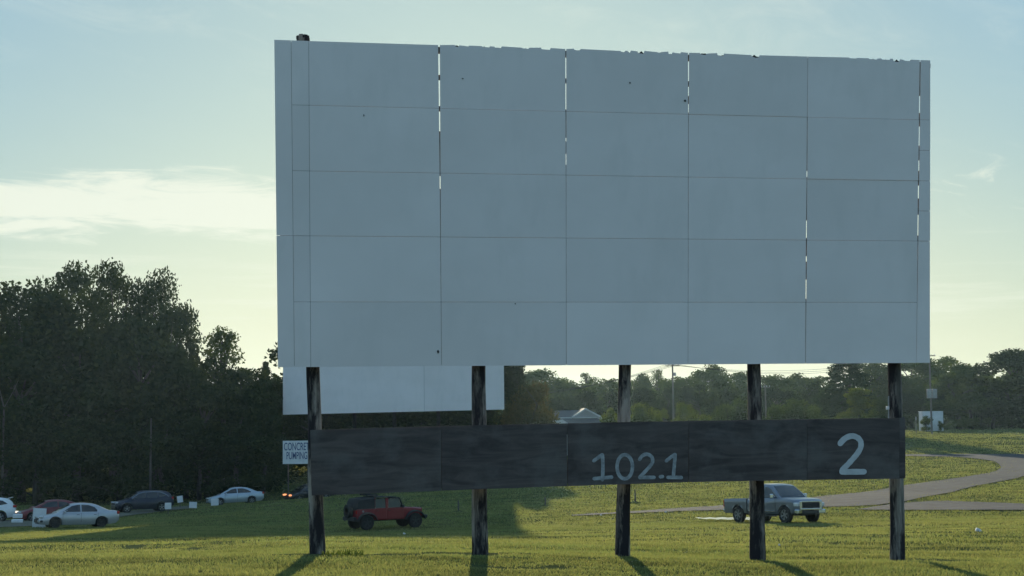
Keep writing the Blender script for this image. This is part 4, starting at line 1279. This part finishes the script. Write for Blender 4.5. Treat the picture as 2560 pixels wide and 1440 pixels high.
# red sedan behind
r = thing('coupe', 'dark red car with one lit headlight behind the leaning white sheet', 'car')
S3 = dict(SED, L=4.75, W=1.84, zr=1.42, handle_mat=M['p_maroon'], cabin=[(-2.1, .98), (-1.7, 1.10), (-1.1, 1.32), (-.5, 1.405), (0, 1.41), (.35, 1.36), (.8, 1.18), (1.2, 1.0), (1.32, .93)],
          windows=[[(1.0, .95), (.93, 1.0), (.42, 1.28), (.1, 1.33), (-.25, 1.33), (-.25, .95)], [(-.32, .95), (-.32, 1.33), (-.8, 1.27), (-1.15, 1.08), (-1.1, .95)]], glass_ends=((-1.95, -1.1), (.5, 1.22)))
bd = car(r, S3, M['p_maroon'])
for o in [c for c in r.children if c.name.startswith('headlight')][:1]: o.data.materials[0] = M['lit_white']; o['label'] = 'lit headlight'
place(r, 128, 1300, math.radians(209), D=102)
# black car coming over the crest with an amber lamp
r = thing('sedan', 'black car half hidden by the grass crest, its amber lamp glowing, beside the left post', 'car')
S4 = dict(SED, headlamp=M['lit_amber'], L=4.8, W=1.84)
car(r, S4, M['p_black'])
place(r, 775, 1252, math.radians(212), D=140)
# dark navy crossover
SUVP = dict(L=4.55, W=1.84, wr=.36, arch=.44, axles=(1.38, -1.32), plan=[(0, .84), (.03, .92), (.10, .98), (.3, 1.0), (.7, 1.0), (.88, .97), (.96, .90), (1, .78)], zb=1.02, zr=1.64, cw0=.95, cw1=.70,
            under=[(-2.28, .48), (-2.05, .33), (-1, .27), (1, .27), (2.05, .30), (2.28, .40)],
            deck=[(-2.28, .92), (-2.2, 1.06), (-1.6, 1.08), (0, 1.04), (.9, 1.06), (1.5, .99), (2.0, .87), (2.2, .74), (2.28, .6)],
            cabin=[(-2.2, 1.05), (-2.08, 1.30), (-1.85, 1.50), (-1.4, 1.60), (-.5, 1.65), (.0, 1.64), (.35, 1.58), (.75, 1.38), (1.15, 1.14), (1.32, 1.04)],
            glass_ends=((-2.14, -1.86), (.48, 1.22)),
            windows=[[(1.02, 1.08), (.95, 1.13), (.45, 1.44), (.12, 1.52), (-.1, 1.53), (-.1, 1.08)], [(-.16, 1.08), (-.16, 1.53), (-.7, 1.53), (-1.0, 1.51), (-1.05, 1.08)], [(-1.12, 1.10), (-1.06, 1.49), (-1.45, 1.43), (-1.78, 1.22)]],
            seams=(1.0, -.13, -1.08), handles=(.08, -.9), mirror=.92, lampz=.83, tailz=1.05, tw=.23)
r = thing('crossover', 'dark navy sport utility car with silver window trim in front of the wood', 'car')
car(r, dict(SUVP, handle_mat=M['p_navy']), M['p_navy'])
for s in (-1, 1):
    pts = [(1.0, 1.12), (.45, 1.47), (.05, 1.56), (-.6, 1.575), (-1.2, 1.54), (-1.75, 1.30), (-1.86, 1.16)]
    cP = SUVP['cabin']; cm = (cP[0][0] + cP[-1][0]) / 2; hl = (cP[-1][0] - cP[0][0]) / 2
    mb = MB(); mb.tube([(x, s * (cabin_y(SUVP, z) * (1 - .10 * (max(0, abs((x - cm) / hl) - .6) / .4) ** 2) + .012), z) for x, z in pts], .018, 6); build('window_trim', mb, M['chrome'], r, smooth=50)
place(r, 356, 1281, math.radians(207), D=117)
# white crossover cut by the left edge
r = thing('crossover', 'white sport utility car, rear end only, cut by the left edge', 'car')
car(r, dict(SUVP, handle_mat=M['p_white']), M['p_white'])
mb = MB(); mb.box((-1.9, 0, 1.62), (.35, 1.15, .05), 0, .25, .015); build('spoiler', mb, M['p_white'], r)
place(r, -50, 1304, math.radians(196), D=101)

# red open-sided off-roader
r = thing('off_road_vehicle', 'red four door off-road vehicle with black soft top and spare wheel driving on the grass', 'car')
JP = dict(L=4.2, W=1.6, plan=[(0, 1), (1, 1)])
mb = MB()
def jring(x, w, z0, z1): 
    return [(x, -w + .03, z0), (x, -w, z0 + .05), (x, -w, z1 - .06), (x, -w + .05, z1), (x, w - .05, z1), (x, w, z1 - .06), (x, w, z0 + .05), (x, w - .03, z0)]
JR = 0.41; JA_ = (1.42, -1.52)
st = sorted(set([-2.08, -2.05] + list(np.linspace(-2.0, .75, 60))))
rings = []
for x in st:
    za = .52
    for ax in JA_:
        d = abs(x - ax)
        if d < .56: za = max(za, JR + math.sqrt(.56 ** 2 - d * d) * .92)
    rings.append(jring(x, .79, min(za, 1.0), 1.14))
mb.loft(rings)
tub = build('body', mb, M['p_red'], r, smooth=30)
mb = MB(); mb.loft([jring(.74, .72, .60, 1.16), jring(1.2, .70, .62, 1.135), jring(1.75, .64, .64, 1.09), jring(1.90, .60, .66, 1.05)]); build('hood', mb, M['p_red'], r, smooth=30)
mb = MB(); mb.box((1.93, 0, .86), (.08, 1.16, .46), 0, 0, .03)
build('grille', mb, M['p_red'], r)
mb = MB()
for k in range(7): mb.box((1.972, (k - 3) * .075, .86), (.012, .04, .3), 0, 0, .004)
build('grille_slots', mb, M['plastic'], r)
for s in (-1, 1):
    mb = MB(); mb.lathe([(.001, .0), (.10, .0), (.11, -.05)], (0, 0, 0), 16)
    mb.v = [(1.975 + .02 * 0 - 0 + v[1] * 1.0, s * .43 + v[0], .92 + v[2]) for v in mb.v]; build('headlight', mb, M['lamp_clear'], r, smooth=40)
    for ax, nm in ((JA_[0], 'front'), (JA_[1], 'rear')):
        mb = MB(); pts = []
        for k in range(9):
            a = math.pi * (.06 + .88 * k / 8)
            pts.append((ax + .60 * math.cos(a), 0, JR + .56 * math.sin(a) * .98))
        rr_ = []
        for (x, _, z) in pts: rr_.append([(x, s * .66, z + .035), (x, s * .93, z + .015), (x, s * .95, z - .05), (x, s * .66, z - .02)])
        mb.loft(rr_); build('fender', mb, M['plastic'], r, smooth=40)
        wheel(r, ax, s * .74, JR, .27, 5, 'plastic', s)
    # doors
    for (x0, x1) in ((.68, -.30), (-.33, -1.02)):
        mb = MB(); mb.box(((x0 + x1) / 2, s * .80, .86), (abs(x0 - x1) - .03, .035, .60), 0, 0, .012)
        d = build('door', mb, M['p_red'], r)
        mb = MB(); mb.box((x1 + .12, s * .825, 1.02), (.13, .025, .03), 0, 0, .008); build('door_handle', mb, M['plastic'], d)
    mb = MB(); mb.box((.02, s * .86, 1.22), (.10, .17, .15), 0, 0, .02); mb.v = [(v[0] + .62, v[1], v[2]) for v in mb.v]; build('mirror', mb, M['plastic'], r)
    # pillars red between windows
    mb = MB(); mb.box((-.31, s * .765, 1.42), (.16, .05, .54), 0, 0, .01); build('pillar', mb, M['p_red'], r)
    mb = MB(); mb.add([(.60, s * .775, 1.17), (-.22, s * .775, 1.17), (-.22, s * .74, 1.64), (.40, s * .74, 1.64)], [(0, 1, 2, 3)]); build('side_window', mb, M['glass'], r)
    mb = MB(); mb.add([(-.40, s * .775, 1.17), (-1.0, s * .775, 1.17), (-1.0, s * .74, 1.64), (-.40, s * .74, 1.64)], [(0, 1, 2, 3)]); build('side_window', mb, M['glass'], r)
    mb = MB(); mb.box((-2.09, s * .66, .98), (.06, .16, .20), 0, 0, .02); build('tail_light', mb, M['lamp_red'], r)
    mb = MB(); mb.tube([(.74, s * .72, 1.14), (.47, s * .69, 1.70)], .035, 8); build('windscreen_pillar', mb, M['plastic'], r)
mb = MB(); mb.add([(.75, -.68, 1.16), (.75, .68, 1.16), (.50, .66, 1.68), (.50, -.66, 1.68)], [(0, 1, 2, 3)]); build('windscreen', mb, M['glass'], r)
mb = MB()
def tring(x, zt, w1): return [(x, -.79, 1.15), (x, -w1, zt - .08), (x, -w1 + .08, zt), (x, w1 - .08, zt), (x, w1, zt - .08), (x, .79, 1.15)]
mb.loft([tring(-1.04, 1.76, .73), tring(-1.5, 1.74, .72), tring(-1.92, 1.68, .69), tring(-2.03, 1.56, .68), tring(-2.10, 1.16, .70)]); build('soft_top', mb, M['fabric_top'], r, smooth=35)
mb = MB(); mb.loft([[(x, -.72, z - .05), (x, -.66, z), (x, .66, z), (x, .72, z - .05)] for x, z in ((.50, 1.70), (.2, 1.76), (-.4, 1.79), (-1.06, 1.785))]); build('roof_panel', mb, M['fabric_top'], r, smooth=40)
mb = MB(); mb.loft([[(x, -.5, z), (x, -.45, z + .10), (x, .45, z + .10), (x, .5, z)] for x, z in ((-.72, 1.80), (-.95, 1.82), (-1.2, 1.86), (-1.36, 1.84))]); mb.box((-1.1, .1, 2.02), (.75, .95, .12), 0, .08, .03); mb.box((-1.25, -.2, 2.11), (.35, .3, .08), 0, .2, .02)
build('folded_top', mb, M['fabric_top'], r, smooth=40)
mb = MB(); mb.lathe([(.2, -.12), (.36, -.13), (.40, 0), (.36, .13), (.2, .12)], (0, 0, 0), 24); mb.v = [(-2.24 + v[1] * 1.0, .05 + v[0], 1.02 + v[2]) for v in mb.v]; build('spare_wheel', mb, M['rubber'], r, smooth=40)
mb = MB(); mb.box((-2.2, 0, .62), (.16, 1.5, .20), 0, 0, .03); build('rear_bumper', mb, M['plastic'], r)
mb = MB(); mb.box((2.12, 0, .60), (.20, 1.45, .18), 0, 0, .03); build('front_bumper', mb, M['plastic'], r)
mb = MB(); mb.box((0, 0, .58), (3.9, 1.0, .26)); build('underbody', mb, M['plastic'], r)
mb = MB(); mb.lathe([(.001, 0), (.06, 0)], (0, 0, 0), 12); mb.v = [(-1.55, -.80 + v[1], 1.03 + v[2]) if False else (-1.75 + v[0], -.797, 1.02 + v[2]) for v in mb.v]; build('fuel_cap', mb, M['metal'], r)
place(r, 965, 1324, math.radians(31), D=82.5)

# grey crew cab pickup
r = thing('pickup_truck', 'grey crew cab pickup truck with a chrome grille on the grass behind the fourth post', 'truck')
TP = dict(L=5.8, W=2.0, wr=.42, arch=.50, axles=(1.98, -1.72), zb=1.22, zr=1.96, cw0=.95, cw1=.72, plan=[(0, .95), (.02, .98), (.08, 1.0), (.3, 1.0), (.7, 1.0), (.90, .985), (.96, .93), (1, .80)])
st = []
def tring2(x, w, zn, zt, za):
    h = zt - zn
    prof = [(.6, 0), (.95, 0), (.985, .10), (1.0, .35), (.985, .55), (1.0, .68), (.99, .86), (.955, .95), (.86, .99), (.45, 1.012), (0, 1.018)]
    half = [(w * a, max(zn + h * b, min(za, zt - .06)) if b < .9 else zn + h * b) for a, b in prof]
    return [(x, -y, z) for y, z in half] + [(x, y, z) for y, z in half[-2::-1]]
def arch_z(x, zn):
    za = zn
    for ax in TP['axles']:
        d = abs(x - ax)
        if d < .50: za = max(za, .42 + math.sqrt(.25 - d * d))
    return za
deck = [(-.95, 1.22), (.9, 1.23), (1.2, 1.26), (1.8, 1.27), (2.35, 1.24), (2.66, 1.18), (2.80, 1.09), (2.86, .97)]
rings = []
for x in sorted(set(list(np.linspace(-.93, 2.86, 70)) + [2.84, 2.8] + [1.98 + .5 * q for q in np.linspace(-1, 1, 15)])):
    w = 1.0 * sinterp(TP['plan'], (x + 2.9) / 5.8); zn = .46 if x < 2.5 else .46 + .2 * ((x - 2.5) / .36)
    rings.append(tring2(x, w, zn, sinterp(deck, x), arch_z(x, zn)))
mb = MB(); mb.loft(rings); bd = build('body', mb, M['p_grey'], r, smooth=35)
TP['cabin'] = [(-.94, 1.18), (-.91, 1.48), (-.82, 1.78), (-.62, 1.91), (-.1, 1.97), (.42, 1.96), (.78, 1.89), (1.12, 1.67), (1.46, 1.41), (1.70, 1.24)]
build('cab_roof', cabin_loft(TP), M['p_grey'], bd, smooth=38)
build('windscreen', glass_end(TP, .86, 1.60, .88), M['glass'], r, smooth=60)
build('rear_window', glass_end(TP, -.90, -.80, .8), M['glass'], r, smooth=60)
for poly in ([(1.42, 1.27), (1.30, 1.37), (.84, 1.71), (.55, 1.82), (.32, 1.83), (.32, 1.27)], [(.24, 1.27), (.24, 1.83), (-.40, 1.82), (-.68, 1.70), (-.76, 1.27)]):
    for s in (-1, 1): build('side_window', glass_side(TP, poly, s), M['glass'], r)
rings = []
for x in sorted(set(list(np.linspace(-2.86, -.97, 40)) + [-1.72 + .5 * q for q in np.linspace(-1, 1, 15)])):
    w = 1.0 * sinterp(TP['plan'], (x + 2.9) / 5.8); zn = .50; za = arch_z(x, zn)
    half = [(w * a, max(z, min(za, 1.1))) for a, z in ((.6, zn), (.95, zn), (1.0, .72), (.985, .86), (1.0, 1.0))] + [(w, 1.18), (w * .97, 1.24), (w * .90, 1.24), (w * .88, 1.20)]
    inner = [(w * .86, .92 if za < .9 else max(.92, za + .02)), (0, .92 if za < .9 else max(.92, za + .02))]
    hf = half + inner
    rings.append([(x, -y, z) for y, z in hf] + [(x, y, z) for y, z in hf[-2::-1]])
mb = MB(); mb.loft(rings); bed = build('cargo_bed', mb, M['p_grey'], r, smooth=35)
mb = MB(); mb.box((-2.85, 0, .98), (.06, 1.66, .52), 0, 0, .02); tg = build('tailgate', mb, M['p_grey'], bed)
mb = MB(); mb.box((-.99, 0, 1.06), (.05, 1.7, .34)); build('bed_front', mb, M['plastic'], bed)
mb = MB(); mb.box((0, 0, .55), (5.2, 1.2, .30)); build('underbody', mb, M['plastic'], r)
for ax in TP['axles']:
    for s in (-1, 1): wheel(r, ax, s * .86, .43, .28, 6, 'alloy', s)
for s in (-1, 1):
    mb = MB(); mb.box((-2.87, s * .91, 1.0), (.07, .15, .34), 0, 0, .02); build('tail_light', mb, M['lamp_red'], r)
    mb = MB(); mb.box((2.74, s * .76, .93), (.30, .34, .20), s * -.36, 0, .04); build('headlight', mb, M['lamp_clear'], r)
    mb = MB(); mb.box((1.22, s * 1.11, 1.36), (.14, .20, .22), 0, 0, .04); mb.box((1.22, s * 1.0, 1.28), (.08, .16, .05)); build('mirror', mb, M['chrome'], r)
    for x in (1.34, .24, -.90):
        mb = MB(); mb.box((x, s * .997, .86), (.014, .012, .62)); build('door_seam', mb, M['seam'], r)
    for x in (.42, -.66):
        mb = MB(); mb.box((x, s * 1.0, 1.10), (.18, .04, .035), 0, 0, .01); build('door_handle', mb, M['chrome'], r)
    mb = MB(); mb.box((.25, s * 1.003, .60), (2.1, .02, .05), 0, 0, .008); build('side_moulding', mb, M['chrome'], r)
    mb = MB(); mb.box((2.78, s * .72, .58), (.26, .46, .22), s * -.30, 0, .04); build('bumper_corner', mb, M['chrome'], r)
    mb = MB(); mb.lathe([(.001, 0), (.055, 0), (.06, -.03)], (0, 0, 0), 14); mb.v = [(2.90 + v[1], s * .76 + v[0], .57 + v[2]) for v in mb.v]; build('fog_light', mb, M['plastic'], r)
    mb = MB(); mb.tube([(1.36, s * .93, .38), (-.8, s * .93, .38)], .045, 8); build('running_board', mb, M['plastic'], r)
mb = MB()
mb.box((2.87, 0, 1.075), (.07, 1.26, .07), 0, 0, .015); mb.box((2.90, 0, .70), (.09, 1.34, .09), 0, 0, .015)
for s in (-1, 1): mb.box((2.875, s * .64, .88), (.075, .15, .42), 0, 0, .02)
build('grille_frame', mb, M['chrome'], r)
mb = MB()
for k in range(5): mb.box((2.88, 0, .76 + k * .05), (.05, 1.16, .026), 0, 0, .006)
mb.box((2.86, 0, .88), (.04, 1.18, .32)); build('grille', mb, M['plastic'], r)
mb = MB(); mb.box((2.84, 0, .55), (.12, 1.05, .20), 0, 0, .03); build('front_bumper', mb, M['plastic'], r)
mb = MB(); mb.box((-2.92, 0, .62), (.14, 1.9, .16), 0, 0, .03); build('rear_bumper', mb, M['chrome'], r)
mb = MB(); mb.box((-.70, 0, 1.93), (.10, .5, .035), 0, 0, .01); build('brake_light', mb, M['lamp_clear'], r)
place(r, 1935, 1306, math.radians(-60), D=77)

# ------------------------------------------------------------------ row markers and leaning sheet
G5 = 'small white row markers by the wood'
for i, (px, py, w, h, rot, D, lab) in enumerate([(420, 1273, 16, 16, 0, 111, 'square white marker board at the rear of the dark sport utility car'),
                                                (482.5, 1270, 19, 15, .05, 118, 'wide white marker board alone on the grass crest'),
                                                (537, 1264, 19, 17, 0, 124, 'white marker board in front of the pale blue sedan'),
                                                (450, 1256, 14, 16, -.14, 124, 'tilted white marker board highest of the row')]):
    q = at(px, py, D); s = D / F; z0 = gz(q.x, D)
    rt = thing('row_marker', lab, 'marker board', (q.x, D, z0), G5)
    mb = MB(); mb.box((0, 0, 0), (w * s, .05, h * s), 0, rot, .008)
    mb.v = [(v[0], v[1], v[2] + max(q.z - z0, .05) + h * s / 2) for v in mb.v]; build('board', mb, M['sign_white'], rt)
    mb = MB(); mb.tube([(0, .05, -.2), (0, .05, max(q.z - z0, .05) + h * s * .7)], .03, 6); build('stake', mb, M['lumber'], rt)
q = at(98, 1319, 90); z0 = gz(q.x, 90)
rt = thing('white_sheet', 'tall white sheet leaning by the nose of the silver sedan', 'sheet', (q.x, 90, z0))
mb = MB(); mb.box((0, 0, .58), (.78, .04, 1.18), .08, .05, .006); build('sheet', mb, M['sign_white'], rt)
mb = MB(); mb.tube([(.1, .03, .9), (.1, .5, 0)], .02, 6); build('prop', mb, M['lumber'], rt)
for i, (px, py, w, h, lab) in enumerate([(44, 1286, 22, 10, 'low white block between the white car and the red car'), (43, 1306, 26, 10, 'pale slab lying on the grass in front of the white car')]):
    q = at(px, py, 99 if i == 0 else 96); D = q.y; s = D / F; z0 = gz(q.x, D)
    rt = thing('concrete_block', lab, 'block', (q.x, D, z0), 'pale blocks by the white car')
    mb = MB(); mb.box((0, 0, h * s / 2 + .0), (w * s, .3, h * s), .1, 0, .03); build('block', mb, M['sign_white'], rt)
    if i == 0:
        for sx in (-.2, .2):
            mb = MB(); mb.tube([(sx, 0, -.1), (sx, 0, .3)], .04, 6); build('foot', mb, M['lumber'], rt)
        rt.children[0].location.z = .28
# speaker poles on small mounds
for i, (px, py, h, lab) in enumerate([(1588, 1258, 34, 'short dark speaker post on a mound right of the third post'), (1363, 1266, 22, 'thin dark speaker post at the edge of the shade'),
                                      (1146, 1280, 28, 'thin dark speaker post left of the second post')]):
    q = hit(px, py); D = q.y
    rt = thing('speaker_post', lab, 'post', q, 'old speaker posts in the field')
    hh = h / F * D
    mb = MB(); mb.tube([(0, 0, -.3), (.01, 0, hh * .6), (0, 0, hh)], [.055, .05, .045], 8); build('post', mb, M['lumber'], rt, smooth=40)
    mb = MB(); mb.lathe([(.55, -.06), (.42, .03), (.2, .09), (.001, .12)], (0, 0, 0), 14, 'Z'); build('mound', mb, M['ground'], rt, smooth=60)
# dark weeds beside the first post
def weeds(px0, px1, py, n, h, label):
    V = []; g = np.random.default_rng(int(px0))
    c = hit((px0 + px1) / 2, py)
    for k in range(n):
        p = hit(g.uniform(px0, px1), py + g.uniform(-5, 7)); hh = h * g.uniform(.4, 1.2); a = g.uniform(0, 6.28); w = g.uniform(.012, .03); l = g.uniform(.1, .6) * hh; b = g.uniform(0, 6.28)
        V += [(p.x - math.cos(a) * w, p.y - math.sin(a) * w, p.z), (p.x + math.cos(a) * w, p.y + math.sin(a) * w, p.z), (p.x + math.cos(b) * l, p.y + math.sin(b) * l, p.z + hh)]
    o = link('weeds', np_mesh('weeds', np.array(V) - np.array(c), np.arange(len(V)).reshape(-1, 3), M['leaf_mid'], 3)); o.location = c
    set_tags(o, label, 'weeds', 'weed patches by the posts')
weeds(806, 910, 1384, 170, .085, 'dark weedy patch just right of the first post')
weeds(1905, 1960, 1384, 60, .07, 'small weedy patch at the foot of the fourth post')
weeds(2310, 2540, 1350, 260, .07, 'broad patch of dark coarse weeds right of the fifth post')
# bits of litter in the grass
for i, (px, py, s) in enumerate([(2445, 1330, .16), (1010, 1337, .09), (1664, 1282, .10), (1502, 1290, .09), (1948, 1368, .05)]):
    q = hit(px, py); mb = MB(); mb.box((0, 0, .06), (s, s * .7, s * .8), i, .4, s * .12)
    mb.add([(s * .3, 0, .05), (s * .9, .1 * s, .02), (s * .7, .5 * s, .07)], [(0, 1, 2)])
    o = build('litter', mb, M['sign_white']); o.location = q
    set_tags(o, 'crumpled white scrap lying in the grass ' + ['at the far right', 'in front of the red off-road vehicle', 'between third post and pickup', 'just left of the third post', 'beside the fourth post'][i], 'litter', 'white scraps in the grass')

# ------------------------------------------------------------------ house, poles, box
DH = 205.0
hb = at(1465, 1046, DH)
zH = gz(hb.x, DH)
HS = thing('house', 'grey house with a white trimmed front gable seen over the board', 'house', (hb.x, DH, zH))
def hp(px, py, d=0.0): return at(px, py, DH) + Vector((0, d, 0))
apex, gl, gr = hp(1465, 1024), hp(1433, 1044), hp(1502, 1043)
mb = MB(); zlo = zH - .3
mb.prism([(gl.x, zlo), (gr.x, zlo), (gr.x, gr.z), (apex.x, apex.z), (gl.x, gl.z)], lambda a, b, d: Vector((a, DH + 1.5 + d, b)), 9.0)
x0 = hp(1385, 1050).x; x1 = hp(1545, 1050).x
mb.box(((x0 + x1) / 2, DH + 6, (zlo + gl.z - .9) / 2), (x1 - x0, 8.6, gl.z - .9 - zlo))
wl = build('wall', mb, M['siding'], HS, True)
mb = MB()
for (p, q) in ((apex, gl), (apex, gr)):
    d = (q - p); e = q + d * .10
    up = Vector((0, 0, .14))
    mb.add([(p.x, DH + 1.1, p.z + .03), (e.x, DH + 1.1, e.z + .03), (e.x, DH + 11, e.z + .03), (p.x, DH + 11, p.z + .03), (p.x, DH + 1.1, p.z + .19), (e.x, DH + 1.1, e.z + .19), (e.x, DH + 11, e.z + .19), (p.x, DH + 11, p.z + .19)],
           [(0, 1, 2, 3), (4, 5, 6, 7), (0, 1, 5, 4), (1, 2, 6, 5), (2, 3, 7, 6), (3, 0, 4, 7)])
rf = build('roof', mb, M['roofing'], HS, True)
mb = MB()
for (p, q) in ((apex, gl), (apex, gr)):
    e = q + (q - p) * .10
    mb.add([(p.x, DH + 1.06, p.z - .02), (e.x, DH + 1.06, e.z - .02), (e.x, DH + 1.06, e.z + .20), (p.x, DH + 1.06, p.z + .21), (p.x, DH + 1.0, p.z - .02), (e.x, DH + 1.0, e.z - .02), (e.x, DH + 1.0, e.z + .20), (p.x, DH + 1.0, p.z + .21)],
           [(0, 1, 2, 3), (4, 5, 6, 7), (0, 1, 5, 4), (1, 2, 6, 5), (2, 3, 7, 6), (3, 0, 4, 7)])
build('bargeboard', mb, M['trim'], rf, True)
# main ridge running left behind the gable
rl = hp(1392, 1027)
mb = MB(); mb.add([(rl.x, DH + 6, rl.z), (apex.x, DH + 6, apex.z - .05), (apex.x, DH + 1.6, gl.z - .1), (rl.x - .8, DH + 1.6, gl.z - .1), (rl.x, DH + 6, rl.z), (apex.x, DH + 6, apex.z - .05), (apex.x, DH + 11, gl.z - .1), (rl.x - .8, DH + 11, gl.z - .1)],
                  [(0, 1, 2, 3), (4, 5, 6, 7), (0, 3, 7)])
build('roof', mb, M['roofing'], HS, True)
# porch roof with fascia and hipped end painted pale for its sky reflection
pl_, pr_, pe = hp(1398, 1046), hp(1494, 1045), hp(1533, 1057)
zl_ = hp(1500, 1062).z
mb = MB(); mb.add([(pl_.x, DH + 1.4, pl_.z), (pr_.x, DH + 1.4, pr_.z), (pe.x - .4, DH - 1.4, zl_), (pl_.x + .6, DH - 1.4, zl_)], [(0, 1, 2, 3)]); build('porch_roof', mb, M['roofing'], HS, True)
mb = MB(); mb.add([(pr_.x, DH + 1.45, pr_.z + .03), (pr_.x + .75, DH + 1.45, pr_.z), (pe.x + .3, DH - 1.2, zl_ + .06), (pe.x - .42, DH - 1.45, zl_ + .03)], [(0, 1, 2, 3)]); build('hip_end', mb, M['roof_pale'], HS, True)
mb = MB(); mb.box(((pl_.x + pr_.x) / 2, DH + 1.38, pl_.z + .06), (pr_.x - pl_.x, .08, .10)); build('fascia', mb, M['trim'], HS, True)
q = hp(1400, 1052); mb = MB(); mb.prism([(q.x - 1.2, q.z - .6), (q.x + 1.5, q.z - .6), (q.x + .4, q.z + .15), (q.x - .9, q.z + .05)], lambda a, b, d: Vector((a, DH - .6 + d, b)), 1.5); build('side_roof', mb, M['roof_pale'], HS, True)
mb = MB(); mb.box((pe.x - 2.2, DH + 1.64, zlo + 1.6), (1.2, .06, 1.2)); wn = build('window', mb, M['glass'], HS, True)

def upole(px, top, D, rad, label, arms):
    p = at(px, top, D); z0 = gz(p.x, D)
    rt = thing('utility_pole', label, 'utility pole', (p.x, D, z0), 'utility poles')
    mb = MB(); mb.tube([(0, 0, -.5), (0, 0, p.z - z0)], [rad * 1.15, rad * .75], 10); build('pole', mb, M['pole_grey'], rt, smooth=40)
    for (dz, w) in arms:
        mb = MB(); mb.box((0, -.12, p.z - z0 - dz), (w, .10, .12)); ca = build('crossarm', mb, M['pole_grey'], rt)
        for sx in (-.45, -.15, .15, .45):
            mb = MB(); mb.lathe([(.001, .22), (.05, .20), (.06, .1), (.03, .06), (.03, .0)], (sx * w, -.12, p.z - z0 - dz + .06), 8, 'Z'); build('insulator', mb, M['sign_white'], ca)
    return rt, p
pA, pa = upole(1681, 903, 222, .15, 'tallest utility pole rising between the third and fourth posts', [(.7, 2.2)])
mb = MB(); mb.lathe([(.001, .5), (.2, .48), (.2, 0), (.001, 0)], (.3, -.1, pa.z - gz(pa.x, 222) - 2.2), 12, 'Z'); build('transformer', mb, M['metal'], pA, smooth=40)
pB, pb_ = upole(1913, 962, 226, .13, 'leaning short utility pole right of the fourth post', [(.4, 1.4)])
pC, pc = upole(2323, 880, 232, .14, 'utility pole with a grey equipment box by the white storage box', [(.6, 1.8)])
z = pc.z - gz(pc.x, 232); bq = at(2327, 984, 232).z - gz(pc.x, 232)
for sx in (-.42, .42):
    mb = MB(); mb.box((sx + .1, -.35, bq), (.72, .45, 1.45), 0, 0, .06); build('equipment_box', mb, M['metal'], pC)
mb = MB(); mb.tube([(0, 0, 0), (0, 0, 2.9)], [.09, .07], 8); q = at(2290, 1060, 240)
rt = thing('fence_post', 'thin grey post left of the white storage box', 'post', (q.x, 240, gz(q.x, 240))); mb.v = [(v[0], v[1], v[2] - .2) for v in mb.v]; build('shaft', mb, M['pole_grey'], rt, smooth=40)
mb = MB(); mb.box((0, -.06, 2.3), (.22, .04, .5), 0, 0, .01); build('plate', mb, M['metal'], rt)
# sagging wires
def wire(a, b, sag, label):
    mb = MB(); mb.tube([a.lerp(b, k / 16) - Vector((0, 0, sag * 4 * (k / 16) * (1 - k / 16))) for k in range(17)], .022, 5)
    o = build('power_line', mb, M['wire']); set_tags(o, label, 'wire', 'power lines over the trees')
for k, dx in enumerate((-1.0, -.33, .33, 1.0)):
    a = Vector((pa.x + dx, 221.9, pa.z - .5)); b = at(1180, 985 - k * 4, 330) ; wire(a, b, 2.0, ['lowest', 'second lowest', 'second highest', 'highest'][k] + ' power line sagging left from the tallest utility pole')
for k, dx in enumerate((-.8, 0, .8)):
    a = Vector((pa.x + dx, 221.9, pa.z - .5)); b = Vector((pc.x + dx * .8, 231.9, pc.z - .5)); wire(a, b, 1.6 + .25 * k, ['upper', 'middle', 'lower'][k] + ' power line running right from the tallest utility pole')
# white frame (goal) and white storage box
q = at(1835, 1052, 212); z0 = gz(q.x, 212); q2 = at(1895, 1052, 212)
rt = thing('goal_frame', 'thin white pipe frame standing left of the fourth post', 'frame', (q.x, 212, z0)); hh = at(1835, 1031, 212).z - z0
mb = MB(); mb.tube([(0, 0, -.2), (0, 0, hh), (q2.x - q.x, .3, hh + .1), (q2.x - q.x, .3, -.2)], .07, 8); build('frame', mb, M['trim'], rt)
mb = MB(); mb.tube([(0, 0, hh), (0, 1.6, 0)], .05, 8); mb.tube([(q2.x - q.x, .3, hh + .1), (q2.x - q.x, 1.9, 0)], .05, 8); build('brace', mb, M['trim'], rt)
c0, c1 = at(2307, 1068, 250), at(2358, 1029, 250); z0 = gz((c0.x + c1.x) / 2, 251)
rt = thing('storage_box', 'white storage box standing at the far edge of the bright field', 'storage box', ((c0.x + c1.x) / 2, 251.2, z0))
ww, hh = c1.x - c0.x, c1.z - z0
mb = MB(); mb.box((0, 0, hh / 2 + .05), (ww, 2.2, hh - .1), 0, 0, .04); build('body', mb, M['sign_white'], rt)
mb = MB(); mb.box((0, 0, hh + .04), (ww + .12, 2.3, .08), 0, 0, .02); build('lid', mb, M['trim'], rt)
mb = MB(); mb.box((ww * .2, -1.12, hh * .5), (ww * .34, .04, hh * .74), 0, 0, .01); build('door', mb, M['sign_white'], rt)

# ------------------------------------------------------------------ haze
HZ = 0.00009
if HZ > 0:
    mt = bpy.data.materials.new('haze'); mt.use_nodes = True
    N, L = mt.node_tree.nodes, mt.node_tree.links; N.clear()
    out = N.new('ShaderNodeOutputMaterial'); pv = N.new('ShaderNodeVolumePrincipled')
    pv.inputs['Color'].default_value = (.55, .82, 1.0, 1); pv.inputs['Density'].default_value = HZ; pv.inputs['Anisotropy'].default_value = .6
    L.new(pv.outputs[0], out.inputs['Volume'])
    mb = MB(); mb.box((0, 550, 4), (3060, 1960, 36)); o = build('haze', mb, mt)
    set_tags(o, 'thin evening haze over the field', 'haze', kind='stuff')
print('OBJ', len(bpy.data.objects), 'TILT', TILT)
